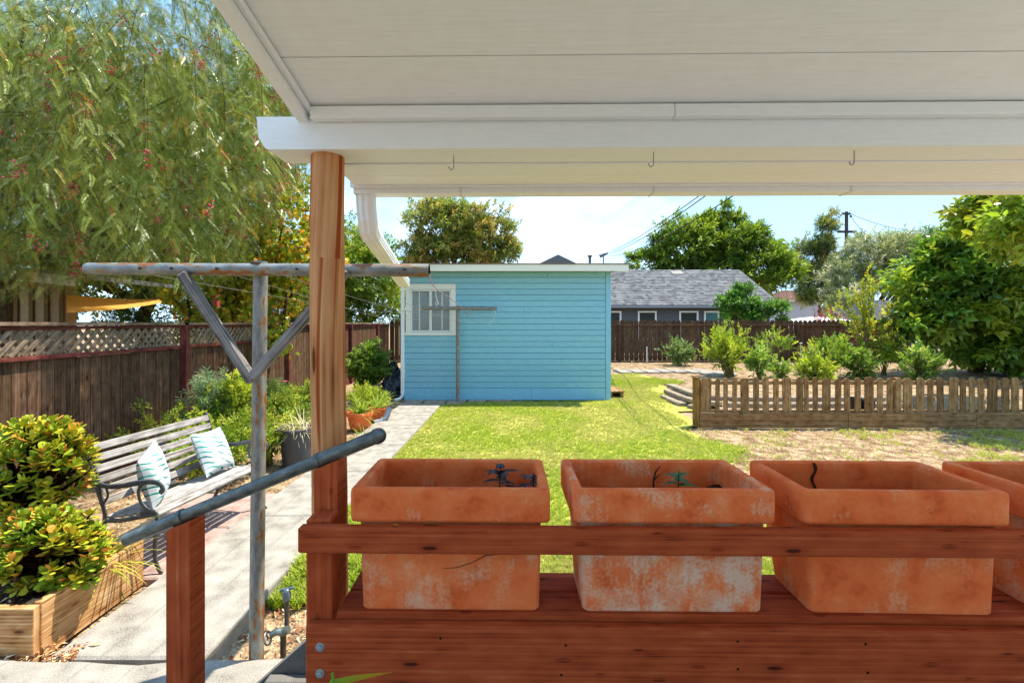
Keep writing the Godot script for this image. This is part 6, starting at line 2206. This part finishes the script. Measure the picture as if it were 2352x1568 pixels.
	b.flat([Vector3(px.x - 1.1, 0.2, px.z), Vector3(px.x + 1.0, 0.2, px.z), Vector3(px.x + 1.0, 1.85, px.z), Vector3(px.x - 1.1, 1.85, px.z)], lin(150, 152, 164), Vector3(0, 0, 1))
	b.flat([Vector3(px.x + 1.0, 0.2, px.z), Vector3(px.x + 5.0, 0.2, px.z - 1.0), Vector3(px.x + 5.0, 1.85, px.z - 1.0), Vector3(px.x + 1.0, 1.85, px.z)], lin(150, 152, 164), Vector3(0, 0, 1))
	part(o, "wall", b, M.stucco)
	b = MB.new()
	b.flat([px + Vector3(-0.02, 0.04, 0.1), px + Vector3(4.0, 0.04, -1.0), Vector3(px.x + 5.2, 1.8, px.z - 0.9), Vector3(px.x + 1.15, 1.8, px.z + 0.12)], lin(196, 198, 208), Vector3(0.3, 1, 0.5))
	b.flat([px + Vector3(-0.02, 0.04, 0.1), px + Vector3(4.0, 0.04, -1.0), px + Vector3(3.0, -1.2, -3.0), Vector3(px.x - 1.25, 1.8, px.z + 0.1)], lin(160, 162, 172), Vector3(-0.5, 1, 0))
	part(o, "roof", b, M.shingle)
	# covered trailer: white rounded cover behind the red shrub
	b = MB.new()
	var tr := P(1880, 742, 22.5)
	rows = []
	for i in 12:
		var row := []
		for j in 15:
			var a := PI * j / 14.0
			var f := i / 11.0
			var r := 0.75 * pow(sin(clampf(f, 0.02, 0.98) * PI), 0.25)
			row.append(Vector3(tr.x - 1.9 + f * 3.8, 1.35 + sin(a) * r, tr.z - cos(a) * 0.9))
		rows.append(row)
	b.sheet(rows, lin(232, 232, 236))
	var tl := thing("covered_trailer", "white covered trailer top showing behind the back fence", "trailer", Vector3(tr.x, 0.2, tr.z))
	part(tl, "cover", b, M.paint)
	one(tl, "body", M.paint, tr.x - 1.8, tr.x + 1.8, 0.25, 1.34, 21.7, 23.3, 0.02, lin(200, 202, 206))
	# utility pole
	var up2 := P(1945, 742, 33) * Vector3(1, 0, 1)
	o = thing("utility_pole", "grey wooden utility pole with one crossarm above the trees", "utility pole", up2)
	b = MB.new()
	var ptop := P(1945, 486, 33)
	b.tube([up2, ptop], [0.14, 0.11], 10, lin(78, 74, 74))
	part(o, "pole", b, M.dull)
	b = MB.new()
	b.bar(P(1925, 532, 32.8), P(1967, 532, 32.8), Vector3.UP, 0.15, 0.12, 0.0, lin(70, 64, 62))
	part(o, "crossarm", b, M.dull)
	for q in [[1938, 490], [1952, 490], [1955, 496]]:
		b = MB.new()
		b.tube([P(q[0], q[1] + 3, 32.8), P(q[0], q[1] - 2, 32.8)], [0.08, 0.06], 6, lin(70, 72, 76))
		part(o, "insulator", b, M.paint)
	# wires
	var ws := [[P(1388, 584, 32), P(1640, 436, 9), 0.5, "lower black service cable from the far roof over the patio"], [P(1386, 583, 32), P(1625, 436, 10), 0.4, "upper black service cable from the far roof over the patio"], [P(1390, 586, 32), P(1760, 400, 8), 0.9, "outer black service cable from the far roof over the patio"],
		[P(1939, 489, 32.8), P(1790, 580, 60), 0.8, "thin line running down from the utility pole behind the trees"], [P(1953, 490, 32.8), P(2130, 530, 38), 0.7, "line running from the utility pole over the pale tree"], [P(1955, 497, 32.8), P(2004, 552, 40), 0.3, "drop wire falling steeply from the utility pole"]]
	for q in ws:
		var pts := []
		var rd := []
		for i in 17:
			var x2 := i / 16.0
			var p: Vector3 = q[0].lerp(q[1], x2) - Vector3(0, q[2] * 4.0 * x2 * (1.0 - x2) * 0.5, 0)
			pts.append(p)
			rd.append(0.012 if q[0].z > -32.5 else 0.018)
		b = MB.new()
		b.tube(pts, rd, 5)
		single("overhead_wire", b, M.cable, q[3], "wire", "overhead wires")

func make_sky_env() -> void:
	var cam := Camera3D.new()
	cam.name = "camera"
	cam.projection = Camera3D.PROJECTION_FRUSTUM
	cam.keep_aspect = Camera3D.KEEP_HEIGHT
	cam.near = 0.05
	cam.far = 400.0
	cam.size = 0.05 * 1568.0 / F
	cam.frustum_offset = Vector2((1176.0 - CX) / F, -(784.0 - CY) / F) * 0.05
	cam.position = Vector3(0, EYE, 0)
	cam.current = true
	add_child(cam)
	var W := 640
	var Hh := 320
	var fn := FastNoiseLite.new()
	fn.seed = 91
	fn.frequency = 1.25
	fn.fractal_octaves = 6
	fn.domain_warp_enabled = true
	fn.domain_warp_amplitude = 0.5
	fn.domain_warp_frequency = 0.8
	var cl := PackedByteArray()
	cl.resize(W * Hh * 4)
	for j in Hh:
		var up := PI * (0.5 - (j + 0.5) / Hh)
		for i in W:
			var an := TAU * (i + 0.5) / W
			var q := Vector3(cos(an) * cos(up), sin(up) * 3.2, sin(an) * cos(up))
			var k := fn.get_noise_3d(q.x * 1.5, q.y + q.x * 1.1 - q.z * 0.5, q.z * 1.5)
			var f := smoothstep(-0.12, 0.4, k)
			var e := (j * W + i) * 4
			cl[e] = 255; cl[e + 1] = 253; cl[e + 2] = 250
			cl[e + 3] = int(f * 255.0)
	var sky := ProceduralSkyMaterial.new()
	sky.sky_top_color = Color(0.46, 0.64, 0.84)
	sky.sky_horizon_color = Color(0.69, 0.84, 0.92)
	sky.sky_curve = 0.25
	sky.sky_energy_multiplier = SKY_E
	sky.sky_cover = ImageTexture.create_from_image(Image.create_from_data(W, Hh, false, Image.FORMAT_RGBA8, cl))
	sky.sky_cover_modulate = Color(1, 1, 1, CLOUD)
	sky.ground_bottom_color = Color(0.45, 0.42, 0.36)
	sky.ground_horizon_color = Color(0.6, 0.62, 0.6)
	sky.sun_angle_max = 6.0
	var env := Environment.new()
	env.background_mode = Environment.BG_SKY
	env.sky = Sky.new()
	env.sky.sky_material = sky
	env.tonemap_mode = Environment.TONE_MAPPER_LINEAR
	env.tonemap_exposure = EXPO
	env.sdfgi_enabled = true
	env.ssao_enabled = true
	env.ssil_enabled = true
	var we := WorldEnvironment.new()
	we.name = "environment"
	we.environment = env
	add_child(we)
	var sun := DirectionalLight3D.new()
	sun.name = "sun"
	sun.light_energy = SUN_E
	sun.light_color = Color(1.0, 0.965, 0.9)
	sun.light_angular_distance = 0.5
	sun.shadow_enabled = true
	add_child(sun)
	var to := Vector3(0.38, 1.0, -0.195).normalized()
	sun.look_at_from_position(to * 50.0, Vector3.ZERO, Vector3.BACK)

const SKY_E := 0.82
const CLOUD := 0.2
const EXPO := 3.5
const SUN_E := 0.9

func _ready() -> void:
	rng.seed = 20
	make_sky_env()
	make_materials()
	print("materials")
	make_ground()
	make_paths()
	print("ground")
	make_patio()
	make_shed()
	make_left_fence()
	make_back_fence()
	make_picket_fence()
	make_houses()
	print("buildings")
	make_trees()
	print("trees")
	make_rail()
	make_steps()
	make_clotheslines()
	make_bench()
	make_left_bed()
	make_rose_bed()
	print("done")
